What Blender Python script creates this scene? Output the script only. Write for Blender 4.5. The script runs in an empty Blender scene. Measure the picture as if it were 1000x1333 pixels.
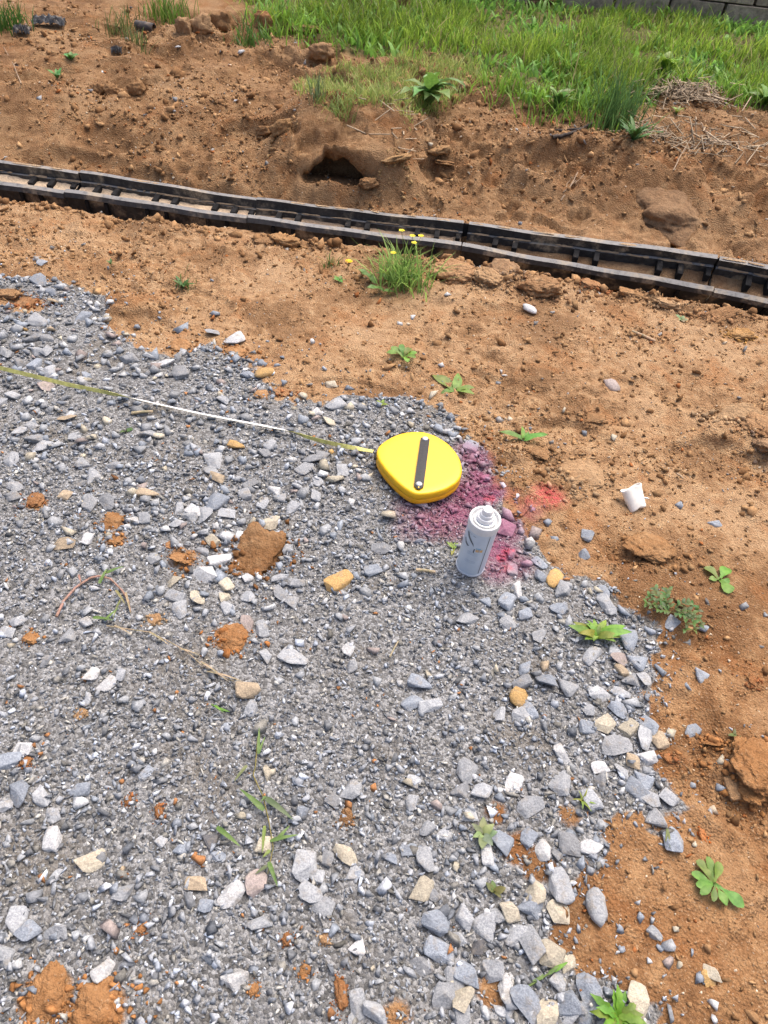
import bpy, bmesh, math, random
import numpy as np
from mathutils import Vector, Matrix, noise as mnoise

random.seed(7)
RNG = np.random.default_rng(11)
SC = bpy.context.scene
COL = SC.collection

# ------------------------------------------------------------------ camera, light
CAM_H, PITCH, ROLL, FPX = 1.40, 45.0, 6.5, 925.0
_p, _r = math.radians(PITCH), math.radians(ROLL)
FW = np.array([0, math.cos(_p), -math.sin(_p)])
_R = np.array([1.0, 0, 0]); _U = np.cross(_R, FW)
RT = math.cos(_r) * _R + math.sin(_r) * _U
UP = -math.sin(_r) * _R + math.cos(_r) * _U
CPOS = np.array([0, 0, CAM_H])
cam_d = bpy.data.cameras.new('camera'); cam = bpy.data.objects.new('camera', cam_d); COL.objects.link(cam)
cam_d.sensor_fit = 'AUTO'; cam_d.sensor_width = 36.0; cam_d.lens = FPX / 1333 * 36.0
cam_d.clip_start = 0.02; cam_d.clip_end = 400
cam.matrix_world = Matrix([[RT[0], UP[0], -FW[0], CPOS[0]], [RT[1], UP[1], -FW[1], CPOS[1]],
                           [RT[2], UP[2], -FW[2], CPOS[2]], [0, 0, 0, 1]])
SC.camera = cam

SUN_EL, SUN_AZ = 66.0, 32.0       # azimuth measured from +Y towards +X
world = bpy.data.worlds.new('World'); SC.world = world; world.use_nodes = True
wn = world.node_tree; wn.nodes.clear()
sky = wn.nodes.new('ShaderNodeTexSky'); sky.sky_type = 'NISHITA'; sky.sun_disc = False
sky.sun_elevation = math.radians(SUN_EL); sky.sun_rotation = math.radians(SUN_AZ)
sky.dust_density = 7.0; sky.air_density = 0.7; sky.ozone_density = 0.3
bg = wn.nodes.new('ShaderNodeBackground'); bg.inputs['Strength'].default_value = 0.15
wo = wn.nodes.new('ShaderNodeOutputWorld')
wn.links.new(sky.outputs[0], bg.inputs[0]); wn.links.new(bg.outputs[0], wo.inputs[0])
sun_d = bpy.data.lights.new('sun', 'SUN'); sun_d.energy = 0.55; sun_d.angle = math.radians(55)
sun_d.color = (1.0, 0.965, 0.91)
sun = bpy.data.objects.new('sun', sun_d); COL.objects.link(sun)
_e, _a = math.radians(SUN_EL), math.radians(SUN_AZ)
sdir = Vector((math.sin(_a) * math.cos(_e), math.cos(_a) * math.cos(_e), math.sin(_e)))
sun.rotation_euler = sdir.to_track_quat('Z', 'Y').to_euler()
SC.view_settings.view_transform = 'Standard'; SC.view_settings.look = 'None'
SC.view_settings.exposure = 1.04; SC.view_settings.gamma = 1.0; SC.view_settings.use_curve_mapping = False
SC.cycles.max_bounces = 5; SC.cycles.diffuse_bounces = 3; SC.cycles.glossy_bounces = 2
SC.cycles.transmission_bounces = 3

# ------------------------------------------------------------------ noise, rays
def _hash(ix, iy, s):
    h = (ix.astype(np.int64) * 374761393 + iy.astype(np.int64) * 668265263 + s * 1442695041) & 0xFFFFFFFF
    h = ((h ^ (h >> 13)) * 1274126177) & 0xFFFFFFFF
    h = (h ^ (h >> 16)) & 0xFFFFFFFF
    return h / 4294967295.0
def vnoise(x, y, s=0):
    fx, fy = np.floor(x), np.floor(y)
    u, v = x - fx, y - fy
    u = u * u * u * (u * (u * 6 - 15) + 10); v = v * v * v * (v * (v * 6 - 15) + 10)
    a, b = _hash(fx, fy, s), _hash(fx + 1, fy, s)
    c, d = _hash(fx, fy + 1, s), _hash(fx + 1, fy + 1, s)
    return (a + (b - a) * u) * (1 - v) + (c + (d - c) * u) * v
def fbm(x, y, f, octv=4, s=0, gain=0.5):
    t = 0.0; a = 1.0; n = 0.0
    for k in range(octv):
        ca, sa = math.cos(0.6 * k + s), math.sin(0.6 * k + s)
        t = t + a * (vnoise((x * ca - y * sa) * f + 17.3 * k, (x * sa + y * ca) * f + 9.1 * k, s * 31 + k) - 0.5); n += a
        a *= gain; f *= 2.03
    return t / n * 2           # about -1..1
def sstep(e0, e1, v):
    t = np.clip((v - e0) / (e1 - e0), 0, 1)
    return t * t * (3 - 2 * t)
def ray(px, py):
    d = FW + RT * (px - 500) / FPX - UP * (py - 666.5) / FPX
    return d
def un(px, py, z=0.0):
    d = ray(px, py); t = (z - CAM_H) / d[2]
    return CPOS + d * t
def proj(P):
    v = np.asarray(P) - CPOS; zz = v @ FW
    return 500 + FPX * (v @ RT) / zz, 666.5 - FPX * (v @ UP) / zz
def mpp(P):                      # metres one photograph pixel covers at P
    return float((np.asarray(P) - CPOS) @ FW) / FPX

# ------------------------------------------------------------------ terrain
DW = 0.19
_J = [(-190, 182, 222), (85, 219, 258), (322, 256, 291), (600, 287, 327), (926, 331, 387), (1300, 386, 462)]
JF, JT = [], []
for (x, rt, fb) in _J:
    JF.append(un(x, fb, 0.0))
_jx = [j[0] for j in _J]; _rt = [j[1] for j in _J]
for F in JF:
    best = None
    for th in np.linspace(0, 50, 101):
        t = math.radians(th)
        q = proj(F + np.array([0, DW * math.cos(t), 0.03 + DW * math.sin(t)]))
        e = abs(q[1] - np.interp(q[0], _jx, _rt))
        if best is None or e < best[0]: best = (e, th)
    JT.append(min(best[1], 34.0))
JX = np.array([f[0] for f in JF]); JY = np.array([f[1] for f in JF])
JZR = np.array([0.03 + DW * math.sin(math.radians(t)) for t in JT])
def drain_d(x, y): return y - np.interp(x, JX, JY)

GPOLY_PX = [(-160, 330), (0, 360), (35, 364), (70, 372), (105, 378), (128, 392), (138, 412), (140, 436), (160, 452), (195, 456),
            (225, 462), (252, 452), (290, 464), (325, 478), (345, 500), (362, 518), (400, 520), (430, 522), (452, 508),
            (480, 518), (520, 520), (560, 530), (584, 545), (592, 565), (604, 585), (628, 592), (640, 615), (640, 650), (668, 668),
            (690, 690), (700, 725), (735, 762), (790, 764), (815, 800), (838, 815), (846, 850), (848, 900), (868, 950), (878, 975),
            (850, 990), (858, 1020), (880, 1040), (862, 1075), (842, 1070), (800, 1058), (770, 1070), (792, 1100), (770, 1122), (752, 1120),
            (752, 1160), (742, 1200), (738, 1240), (760, 1262), (790, 1290), (840, 1320), (860, 1420), (880, 1640), (-900, 1640), (-900, 330)]
GP = np.array([un(a, b)[:2] for a, b in GPOLY_PX])
def poly_sd(x, y, P):             # signed distance, positive inside
    x = np.asarray(x, float); y = np.asarray(y, float)
    dmin = np.full(x.shape, 1e9); ins = np.zeros(x.shape, bool)
    n = len(P)
    for i in range(n):
        ax, ay = P[i]; bx, by = P[(i + 1) % n]
        ex, ey = bx - ax, by - ay
        t = np.clip(((x - ax) * ex + (y - ay) * ey) / (ex * ex + ey * ey + 1e-12), 0, 1)
        dd = (x - ax - t * ex) ** 2 + (y - ay - t * ey) ** 2
        dmin = np.minimum(dmin, dd)
        c = ((ay > y) != (by > y))
        with np.errstate(divide='ignore', invalid='ignore'):
            c &= x < (bx - ax) * (y - ay) / (by - ay + 1e-12) + ax
        ins ^= c
    dmin = np.sqrt(dmin)
    return np.where(ins, dmin, -dmin)
CLAY_PATCH = [(335, 722, 30), (147, 680, 14), (152, 702, 12), (239, 728, 18), (301, 832, 20), (61, 1300, 32), (127, 1318, 40),
              (672, 1108, 20), (700, 1128, 22), (740, 1062, 14), (515, 1322, 18), (645, 1060, 14), (12, 385, 22), (38, 398, 20), (742, 1190, 18),
              (48, 655, 12), (440, 760, 10), (640, 1290, 20)]
_cp = [(un(a, b), c) for a, b, c in CLAY_PATCH]
_cp = [(P[0], P[1], c * mpp(P)) for P, c in _cp]
def gravel_sd(x, y):
    g = poly_sd(x, y, GP) + 0.060 * fbm(x, y, 6, 4, 3) + 0.035 * fbm(x, y, 30, 3, 4)
    for (cx, cy, r) in _cp:
        dd = np.hypot(x - cx, y - cy) - r
        g = np.minimum(g, np.maximum(dd, -0.03))
    return g
HOLE = un(443, 226, 0.12); HOLE_W, HOLE_D = 0.195, 0.19
MOUNDS = [(un(985, 1000, 0.02), 0.10, 0.09, 0.05), (un(880, 268, 0.1), 0.30, 0.20, 0.07),
          (un(720, 190, 0.22), 0.40, 0.16, 0.05), (un(160, 395, 0.0), 0.16, 0.09, 0.03), (un(590, 352, 0.0), 0.16, 0.06, 0.03),
          (un(680, 365, 0.0), 0.20, 0.06, 0.03), (un(960, 560, 0.0), 0.18, 0.10, 0.035), (un(845, 715, 0.0), 0.10, 0.07, 0.02),
          (un(800, 520, 0.0), 0.25, 0.08, 0.02), (un(345, 395, 0.0), 0.25, 0.08, 0.015), (un(905, 700), 0.2, 0.1, 0.015)]
HOLLOWS = [(un(a, b, 0.18)[:2], rx, ry, dp) for a, b, rx, ry, dp in ((705, 214, .40, .10, .055), (180, 196, .50, .13, .05), (330, 170, .22, .07, .05), (395, 112, .26, .07, .06),
           (90, 172, .26, .09, .045), (590, 212, .22, .07, .04), (270, 62, .45, .10, .07), (830, 300, .35, .08, .04), (930, 250, .3, .08, .04))] + [
           (un(a, b)[:2], rx, ry, dp) for a, b, rx, ry, dp in ((160, 418, .16, .07, .02), (950, 600, .20, .10, .03), (740, 560, .16, .06, .02), (640, 400, .2, .05, .015), (950, 1010, .10, .12, .02), (470, 505, .2, .05, .015))]
def h_smooth(x, y):
    d = drain_d(x, y)
    zr = np.interp(x, JX, JZR)
    wob = 0.12 * fbm(x, y, 1.6, 3, 21)
    dd = d + wob * sstep(0.3, 0.6, d)
    prof = np.interp(dd, [0.2, 0.32, 0.46, 0.60, 0.72, 0.95, 1.3, 1.8, 2.6, 4, 8, 60],
                     [0.07, 0.075, 0.10, 0.17, 0.215, 0.25, 0.30, 0.33, 0.38, 0.46, 0.6, 1.2])
    bank = prof + (zr - 0.085) * np.exp(-np.clip(d - 0.2, 0, 9) / 0.28)
    lip = 0.02 * fbm(x, y, 14, 3, 5)
    front = 0.012 * fbm(x, y, 0.9, 2, 8) + 0.012 * sstep(-0.5, -0.1, d)
    tr = sstep(-0.10 + lip, -0.045 + lip, d)
    z = front * (1 - tr) + (-0.10) * tr
    z = np.where(d > 0.02, -0.10 + (bank + 0.10) * sstep(0.165, 0.20, d + 0.25 * lip), z)
    yh = y - HOLE[1] + 0.03 * fbm(x, y, 7, 3, 23)
    z = z + 0.175 * np.exp(-((x - HOLE[0] - .02) / 0.35) ** 4) * sstep(-0.15, -0.03, yh) * (1 - sstep(0.25, 0.75, yh))
    for (P, rx, ry, dp) in HOLLOWS:
        rr = np.hypot((x - P[0]) / rx, (y - P[1]) / ry) + 0.45 * fbm(x, y, 6, 3, 27)
        z = z - dp * sstep(1.05, 0.72, rr)
    for (P, sx, sy, a) in MOUNDS:
        z = z + a * np.exp(-((x - P[0]) / sx) ** 2 * 2 - ((y - P[1]) / sy) ** 2 * 2)
    return z
def h_terrain(x, y, hole=True, detail=True):
    x = np.asarray(x, float); y = np.asarray(y, float)
    z = h_smooth(x, y)
    d = drain_d(x, y)
    g = gravel_sd(x, y)
    clay = 1 - sstep(-0.02, 0.05, g)
    inch = sstep(-0.07, -0.03, d) * (1 - sstep(0.19, 0.22, d))
    back = sstep(0.2, 0.35, d)
    n1 = fbm(x, y, 5.0, 4, 31)
    n2 = fbm(x, y, 17.0, 4, 32, 0.6)
    if detail:
        rid = 1 - np.abs(fbm(x, y, 3.6, 4, 33)) * 2.2
        amp = 0.014 + 0.022 * back * (1 - sstep(1.6, 2.2, d))
        rough = sstep(-0.25, 0.35, fbm(x, y, 1.7, 2, 40))
        z = z + clay * (1 - inch) * (amp * n1 + (0.005 + 0.017 * rough) * n2 + (0.0016 + 0.0042 * rough) * fbm(x, y, 62.0, 3, 38) + 0.014 * back * np.clip(rid, -1, 1) * (0.3 + rough))
        # broken ledges where clods have come away
        q = fbm(x, y, 6.5, 3, 35)
        z = z - clay * (1 - inch) * (0.016 + 0.026 * back) * sstep(0.12, 0.22, q) * (0.35 + 0.65 * rough)
        z = z + (1 - clay) * (0.006 * fbm(x, y, 7, 3, 36) + 0.0025 * fbm(x, y, 60, 2, 37))
    # rut left by a tyre in the near clay and a crack
    if hole:
        ex = (x - HOLE[0]) / HOLE_W
        inside = (1 - sstep(0.80, 1.0, np.abs(ex))) * sstep(-0.14, -0.06, y - HOLE[1]) * (1 - sstep(HOLE_D - 0.04, HOLE_D, y - HOLE[1]))
        z = z * (1 - inside) + np.minimum(z, HOLE[2] - 0.035 - 0.04 * sstep(0.02, 0.2, y - HOLE[1])) * inside
    return z
_TT = np.concatenate([np.linspace(1.0, 4.0, 150), np.linspace(4.03, 14, 200)])
def G(px, py, hole=False):       # the point of the terrain that the photograph shows at this pixel
    d = ray(px, py); d = d / np.linalg.norm(d)
    X = CPOS[0] + d[0] * _TT; Y = CPOS[1] + d[1] * _TT; Z = CPOS[2] + d[2] * _TT
    D = Z - h_terrain(X, Y, hole)
    k = np.argmax(D < 0)
    if D[k] >= 0: return CPOS + d * 14
    if k == 0: t = _TT[0]
    else: t = _TT[k - 1] + (_TT[k] - _TT[k - 1]) * D[k - 1] / (D[k - 1] - D[k])
    P = CPOS + d * t
    P[2] = float(h_terrain(np.array([P[0]]), np.array([P[1]]), hole)[0])
    return P
def Hz(x, y): return float(h_terrain(np.array([x]), np.array([y]), False)[0])

# ------------------------------------------------------------------ material helpers
class NT:
    def __init__(s, name):
        s.m = bpy.data.materials.new(name); s.m.use_nodes = True; s.t = s.m.node_tree; s.t.nodes.clear()
    def n(s, typ, **kw):
        nd = s.t.nodes.new(typ)
        for k, v in kw.items():
            if k in ('ins',):
                for a, b in v.items():
                    if isinstance(b, tuple) and len(b) == 2 and hasattr(b[0], 'outputs'): s.t.links.new(b[0].outputs[b[1]], nd.inputs[a])
                    elif hasattr(b, 'outputs'): s.t.links.new(b.outputs[0], nd.inputs[a])
                    elif hasattr(b, 'is_output'): s.t.links.new(b, nd.inputs[a])
                    else: nd.inputs[a].default_value = b
            else: setattr(nd, k, v)
        return nd
    def noise(s, scale, detail=4, rough=0.6, vec=None, dist=0.0):
        nd = s.n('ShaderNodeTexNoise', ins={'Scale': scale, 'Detail': detail, 'Roughness': rough, 'Distortion': dist})
        if vec is not None: s.t.links.new(vec, nd.inputs['Vector'])
        return nd.outputs['Fac']
    def ramp(s, fac, stops):
        nd = s.n('ShaderNodeValToRGB'); s.t.links.new(fac, nd.inputs[0])
        e = nd.color_ramp.elements
        while len(e) < len(stops): e.new(0.5)
        for k, (p, c) in enumerate(stops): e[k].position = p; e[k].color = (c[0], c[1], c[2], 1)
        return nd.outputs[0]
    def mix(s, fac, a, b, blend='MIX'):
        nd = s.n('ShaderNodeMix'); nd.data_type = 'RGBA'; nd.blend_type = blend; nd.clamp_factor = True
        for sock, v in ((nd.inputs[0], fac), (nd.inputs[6], a), (nd.inputs[7], b)):
            if hasattr(v, 'is_output'): s.t.links.new(v, sock)
            elif isinstance(v, tuple): sock.default_value = (v[0], v[1], v[2], 1)
            else: sock.default_value = v
        return nd.outputs[2]
    def math(s, op, a, b=0.0, clamp=False):
        nd = s.n('ShaderNodeMath', operation=op); nd.use_clamp = clamp
        for sock, v in ((nd.inputs[0], a), (nd.inputs[1], b)):
            if hasattr(v, 'is_output'): s.t.links.new(v, sock)
            else: sock.default_value = v
        return nd.outputs[0]
    def rng(s, v, a, b, c=0.0, d=1.0):
        nd = s.n('ShaderNodeMapRange'); nd.interpolation_type = 'SMOOTHSTEP'
        s.t.links.new(v, nd.inputs[0])
        for k, q in zip((1, 2, 3, 4), (a, b, c, d)): nd.inputs[k].default_value = q
        return nd.outputs[0]
    def out(s, color, rough=0.85, bump=None, bdist=0.003, bstr=1.0, spec=0.3, metal=0.0, coat=0.0, trans=None):
        b = s.n('ShaderNodeBsdfPrincipled')
        if hasattr(color, 'is_output'): s.t.links.new(color, b.inputs['Base Color'])
        else: b.inputs['Base Color'].default_value = (*color, 1)
        if hasattr(rough, 'is_output'): s.t.links.new(rough, b.inputs['Roughness'])
        else: b.inputs['Roughness'].default_value = rough
        b.inputs['Specular IOR Level'].default_value = spec; b.inputs['Metallic'].default_value = metal
        b.inputs['Coat Weight'].default_value = coat
        if bump is not None:
            bp = s.n('ShaderNodeBump', ins={'Distance': bdist, 'Strength': bstr}); s.t.links.new(bump, bp.inputs['Height'])
            s.t.links.new(bp.outputs[0], b.inputs['Normal'])
        o = s.n('ShaderNodeOutputMaterial')
        if trans is not None:
            tr = s.n('ShaderNodeBsdfTranslucent')
            if hasattr(color, 'is_output'): s.t.links.new(color, tr.inputs[0])
            else: tr.inputs[0].default_value = (*color, 1)
            mx = s.n('ShaderNodeMixShader'); mx.inputs[0].default_value = trans
            s.t.links.new(b.outputs[0], mx.inputs[1]); s.t.links.new(tr.outputs[0], mx.inputs[2]); s.t.links.new(mx.outputs[0], o.inputs[0])
        else: s.t.links.new(b.outputs[0], o.inputs[0])
        return s.m
    def pos(s): return s.n('ShaderNodeNewGeometry').outputs['Position']

# overspray of marking paint left on the ground, the same for everything it fell on
SPRAY = [(618, 598, 26, .75), (626, 622, 22, .9), (612, 645, 34, .9), (590, 668, 36, .85), (560, 682, 34, .7), (640, 640, 22, .8),
         (585, 690, 26, .6), (655, 690, 30, .75), (650, 720, 30, .85), (645, 745, 24, .6), (535, 690, 26, .35), (670, 735, 26, .55),
         (690, 668, 20, .45), (605, 585, 16, .5), (540, 665, 30, .45)]
HOT = [(714, 647, 24, .75), (692, 653, 12, .5), (672, 650, 16, .25), (638, 650, 9, .9), (661, 721, 8, .9), (652, 729, 7, .7), (660, 742, 8, .5)]
def paint_group():
    g = bpy.data.node_groups.new('spray_marks', 'ShaderNodeTree')
    g.interface.new_socket('Color', in_out='INPUT', socket_type='NodeSocketColor')
    g.interface.new_socket('Color', in_out='OUTPUT', socket_type='NodeSocketColor')
    h = NT.__new__(NT); h.t = g; h.m = None
    gi = g.nodes.new('NodeGroupInput'); go = g.nodes.new('NodeGroupOutput')
    pos = h.pos()
    fl = h.n('ShaderNodeVectorMath', operation='MULTIPLY'); g.links.new(pos, fl.inputs[0]); fl.inputs[1].default_value = (1, 1, 0)
    def field(lst):
        acc = None
        for (px, py, r, a) in lst:
            P = un(px, py); rr = r * mpp(P) * 1.15
            dn = h.n('ShaderNodeVectorMath', operation='DISTANCE'); g.links.new(fl.outputs[0], dn.inputs[0]); dn.inputs[1].default_value = (P[0], P[1], 0)
            v = h.rng(dn.outputs['Value'], rr * 1.25, rr * 0.25, 0, a)
            acc = v if acc is None else h.math('MAXIMUM', acc, v)
        return acc
    n1 = h.noise(95, 3, 0.65, pos); n2 = h.noise(320, 2, 0.6, pos)
    f1 = h.math('MULTIPLY', field(SPRAY), h.rng(n1, 0.25, 0.5, 0.72, 1.0)); f1 = h.math('MULTIPLY', f1, h.rng(n2, 0.3, 0.5, 0.85, 1.0))
    f2 = h.math('MULTIPLY', field(HOT), h.rng(n1, 0.32, 0.6, 0.15, 1.0))
    c = h.mix(h.math('MULTIPLY', f1, 0.88), gi.outputs[0], (0.245, 0.046, 0.118))
    c = h.mix(h.math('MULTIPLY', f2, 0.85), c, (0.56, 0.050, 0.085))
    g.links.new(c, go.inputs[0])
    return g
PAINT = paint_group()
def painted(N, color):
    nd = N.n('ShaderNodeGroup'); nd.node_tree = PAINT; N.t.links.new(color, nd.inputs[0]); return nd.outputs[0]

def clay_color(N, pos):
    a = N.noise(3.0, 6, 0.62, pos, 0.4); b = N.noise(26, 5, 0.7, pos); c = N.noise(190, 3, 0.7, pos); r = N.noise(5.5, 4, 0.6, pos, 0.6)
    col = N.ramp(b, [(0.28, (0.125, 0.064, 0.029)), (0.48, (0.272, 0.151, 0.070)), (0.70, (0.405, 0.260, 0.136))])
    col = N.mix(N.rng(a, 0.46, 0.66, 0, 0.60), col, (0.375, 0.242, 0.132))
    col = N.mix(N.rng(a, 0.50, 0.36, 0, 0.70), col, (0.150, 0.078, 0.034))
    col = N.mix(N.rng(r, 0.52, 0.70, 0, 0.60), col, (0.270, 0.118, 0.042))
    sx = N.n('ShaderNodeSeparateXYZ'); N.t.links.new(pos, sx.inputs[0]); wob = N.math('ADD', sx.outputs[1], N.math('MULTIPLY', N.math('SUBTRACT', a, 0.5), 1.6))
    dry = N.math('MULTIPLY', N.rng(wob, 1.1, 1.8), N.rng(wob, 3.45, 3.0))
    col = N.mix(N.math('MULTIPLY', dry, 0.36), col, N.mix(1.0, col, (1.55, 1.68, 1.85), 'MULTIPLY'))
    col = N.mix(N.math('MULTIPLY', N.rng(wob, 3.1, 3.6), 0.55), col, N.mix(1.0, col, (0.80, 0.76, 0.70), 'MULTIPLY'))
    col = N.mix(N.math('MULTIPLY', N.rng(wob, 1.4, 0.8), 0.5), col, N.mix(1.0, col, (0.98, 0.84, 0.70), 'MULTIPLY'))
    col = N.mix(N.rng(c, 0.56, 0.72, 0, 0.6), col, (0.53, 0.39, 0.25))
    col = N.mix(N.rng(c, 0.44, 0.30, 0, 0.5), col, (0.12, 0.062, 0.032))
    return col, b, c
def mat_ground():
    N = NT('ground_soil'); pos = N.pos()
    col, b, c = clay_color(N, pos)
    v = N.n('ShaderNodeTexVoronoi', ins={'Scale': 170.0}); N.t.links.new(pos, v.inputs['Vector'])
    vs = N.n('ShaderNodeSeparateColor'); N.t.links.new(v.outputs['Color'], vs.inputs[0])
    fines = N.ramp(vs.outputs[0], [(0.0, (0.10, 0.099, 0.096)), (0.5, (0.205, 0.205, 0.203)), (1.0, (0.38, 0.385, 0.388))])
    mud = N.noise(4.2, 4, 0.6, pos)
    fines = N.mix(N.rng(mud, 0.5, 0.68, 0, 0.5), fines, (0.175, 0.150, 0.115))
    at = N.n('ShaderNodeAttribute', attribute_name='gravel').outputs['Fac']
    e = N.math('ADD', at, N.math('MULTIPLY', N.math('SUBTRACT', b, 0.5), 0.5))
    f = N.rng(e, 0.42, 0.58)
    gr = N.n('ShaderNodeAttribute', attribute_name='sward').outputs['Fac']
    col = N.mix(N.math('MULTIPLY', gr, 0.85), col, N.ramp(b, [(0.3, (0.060, 0.075, 0.022)), (0.7, (0.15, 0.14, 0.06))]))
    col = N.mix(f, col, fines)
    hgt = N.math('ADD', N.math('MULTIPLY', b, 1.0), N.math('MULTIPLY', c, 0.7))
    hgt = N.math('ADD', hgt, N.math('MULTIPLY', v.outputs['Distance'], -0.6))
    return N.out(painted(N, col), 0.92, hgt, 0.010, 0.9, 0.2)
def mat_clod(name='clay_lump', warm=0.0):
    N = NT(name); pos = N.pos()
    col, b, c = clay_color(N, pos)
    oi = N.n('ShaderNodeObjectInfo')
    col = N.mix(0.38, col, oi.outputs['Color'])
    v = N.n('ShaderNodeTexVoronoi', ins={'Scale': 85.0}); N.t.links.new(pos, v.inputs['Vector'])
    hgt = N.math('ADD', b, N.math('MULTIPLY', c, 0.6)); hgt = N.math('ADD', hgt, N.math('MULTIPLY', v.outputs['Distance'], -0.4))
    return N.out(painted(N, col), 0.97, hgt, 0.009, 1.0, 0.1)
def mat_stone():
    N = NT('crushed_rock')
    tc = N.n('ShaderNodeTexCoord').outputs['Object']; pos = N.pos()
    oi = N.n('ShaderNodeObjectInfo')
    ad = N.n('ShaderNodeVectorMath', operation='ADD'); N.t.links.new(pos, ad.inputs[0]); N.t.links.new(oi.outputs['Random'], ad.inputs[1])
    a = N.noise(38, 5, 0.7, pos); b = N.noise(260, 4, 0.75, pos); cc = N.noise(14, 3, 0.6, ad.outputs[0], 1.5)
    col = N.mix(N.rng(b, 0.35, 0.65), N.mix(1.0, oi.outputs['Color'], (0.70, 0.70, 0.71), 'MULTIPLY'), N.mix(1.0, oi.outputs['Color'], (1.14, 1.13, 1.11), 'MULTIPLY'))
    col = N.mix(N.rng(cc, 0.55, 0.72, 0, 0.45), col, N.mix(1.0, oi.outputs['Color'], (1.45, 1.42, 1.36), 'MULTIPLY'))
    col = N.mix(N.rng(a, 0.50, 0.70, 0, 0.50), col, (0.27, 0.225, 0.165))
    return N.out(painted(N, col), 0.78, N.math('ADD', a, N.math('MULTIPLY', b, 0.35)), 0.006, 0.8, 0.35)
def mat_attr(name, rough=0.8, grain=180, bump=True, trans=None, paint=True, spec=0.3):
    N = NT(name); pos = N.pos()
    c = N.n('ShaderNodeAttribute', attribute_name='Col').outputs['Color']
    b = N.noise(grain, 3, 0.7, pos)
    c = N.mix(N.rng(b, 0.3, 0.7), N.mix(1.0, c, (0.7, 0.7, 0.7), 'MULTIPLY'), N.mix(1.0, c, (1.2, 1.2, 1.18), 'MULTIPLY'))
    if paint: c = painted(N, c)
    return N.out(c, rough, b if bump else None, 0.002, 0.5, spec, trans=trans)
def mat_leaf(name):
    N = NT(name); pos = N.pos()
    oi = N.n('ShaderNodeObjectInfo')
    a = N.noise(60, 3, 0.6, pos)
    c = N.mix(N.rng(a, 0.3, 0.7), N.mix(1.0, oi.outputs['Color'], (0.72, 0.78, 0.7), 'MULTIPLY'), N.mix(1.0, oi.outputs['Color'], (1.25, 1.15, 1.2), 'MULTIPLY'))
    return N.out(c, 0.5, a, 0.003, 0.4, 0.4, trans=0.3)
def mat_plain(name, col, rough=0.5, spec=0.5, vary=0.12, scale=60, dirt=None, metal=0.0, bump=0.0):
    N = NT(name); pos = N.pos()
    a = N.noise(scale, 4, 0.65, pos)
    c = N.mix(N.rng(a, 0.3, 0.7), tuple(x * (1 - vary) for x in col), tuple(min(1, x * (1 + vary)) for x in col))
    if dirt:
        d = N.noise(dirt[1], 5, 0.7, pos)
        c = N.mix(N.rng(d, dirt[2], dirt[3], 0, dirt[4]), c, dirt[0])
    return N.out(c, rough, a if bump else None, bump or 0.001, 0.6, spec, metal)
def mat_channel():
    N = NT('black_polymer'); pos = N.pos()
    g = N.n('ShaderNodeNewGeometry'); sx = N.n('ShaderNodeSeparateXYZ'); N.t.links.new(g.outputs['True Normal'], sx.inputs[0])
    a = N.noise(40, 5, 0.7, pos); b = N.noise(9, 4, 0.6, pos)
    up = N.rng(sx.outputs[2], 0.10, 0.7)
    c = N.mix(N.rng(a, 0.35, 0.65), (0.018, 0.019, 0.021), (0.040, 0.041, 0.043))
    c = N.mix(N.math('MULTIPLY', up, N.rng(a, 0.28, 0.55, 0.35, 0.85)), c, (0.225, 0.22, 0.215))
    c = N.mix(N.math('MULTIPLY', N.rng(b, 0.48, 0.64, 0, 0.85), N.rng(a, 0.4, 0.6, 0.3, 1)), c, (0.33, 0.27, 0.19))
    return N.out(c, 0.6, a, 0.002, 0.5, 0.4)

M_GROUND = mat_ground(); M_CLOD = mat_clod(); M_STONE = mat_stone()
M_CHIP = mat_attr('gravel_chips'); M_GRAIN = mat_attr('soil_crumbs', 0.95, 120, True, None, True, 0.15)
M_GRASS = mat_attr('grass_blades', 0.5, 25, False, 0.45, False)
M_LEAF = mat_leaf('leaf_green'); M_DRY = mat_attr('dry_stalks', 0.8, 60, True, None, False)
M_CHANNEL = mat_channel()
M_SILT = mat_clod('pale_silt')
M_RIB = mat_plain('black_rib', (.018, .018, .019), .9, .08, .3, 40, ((.16, .13, .10), 18, .55, .75, .6))

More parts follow.
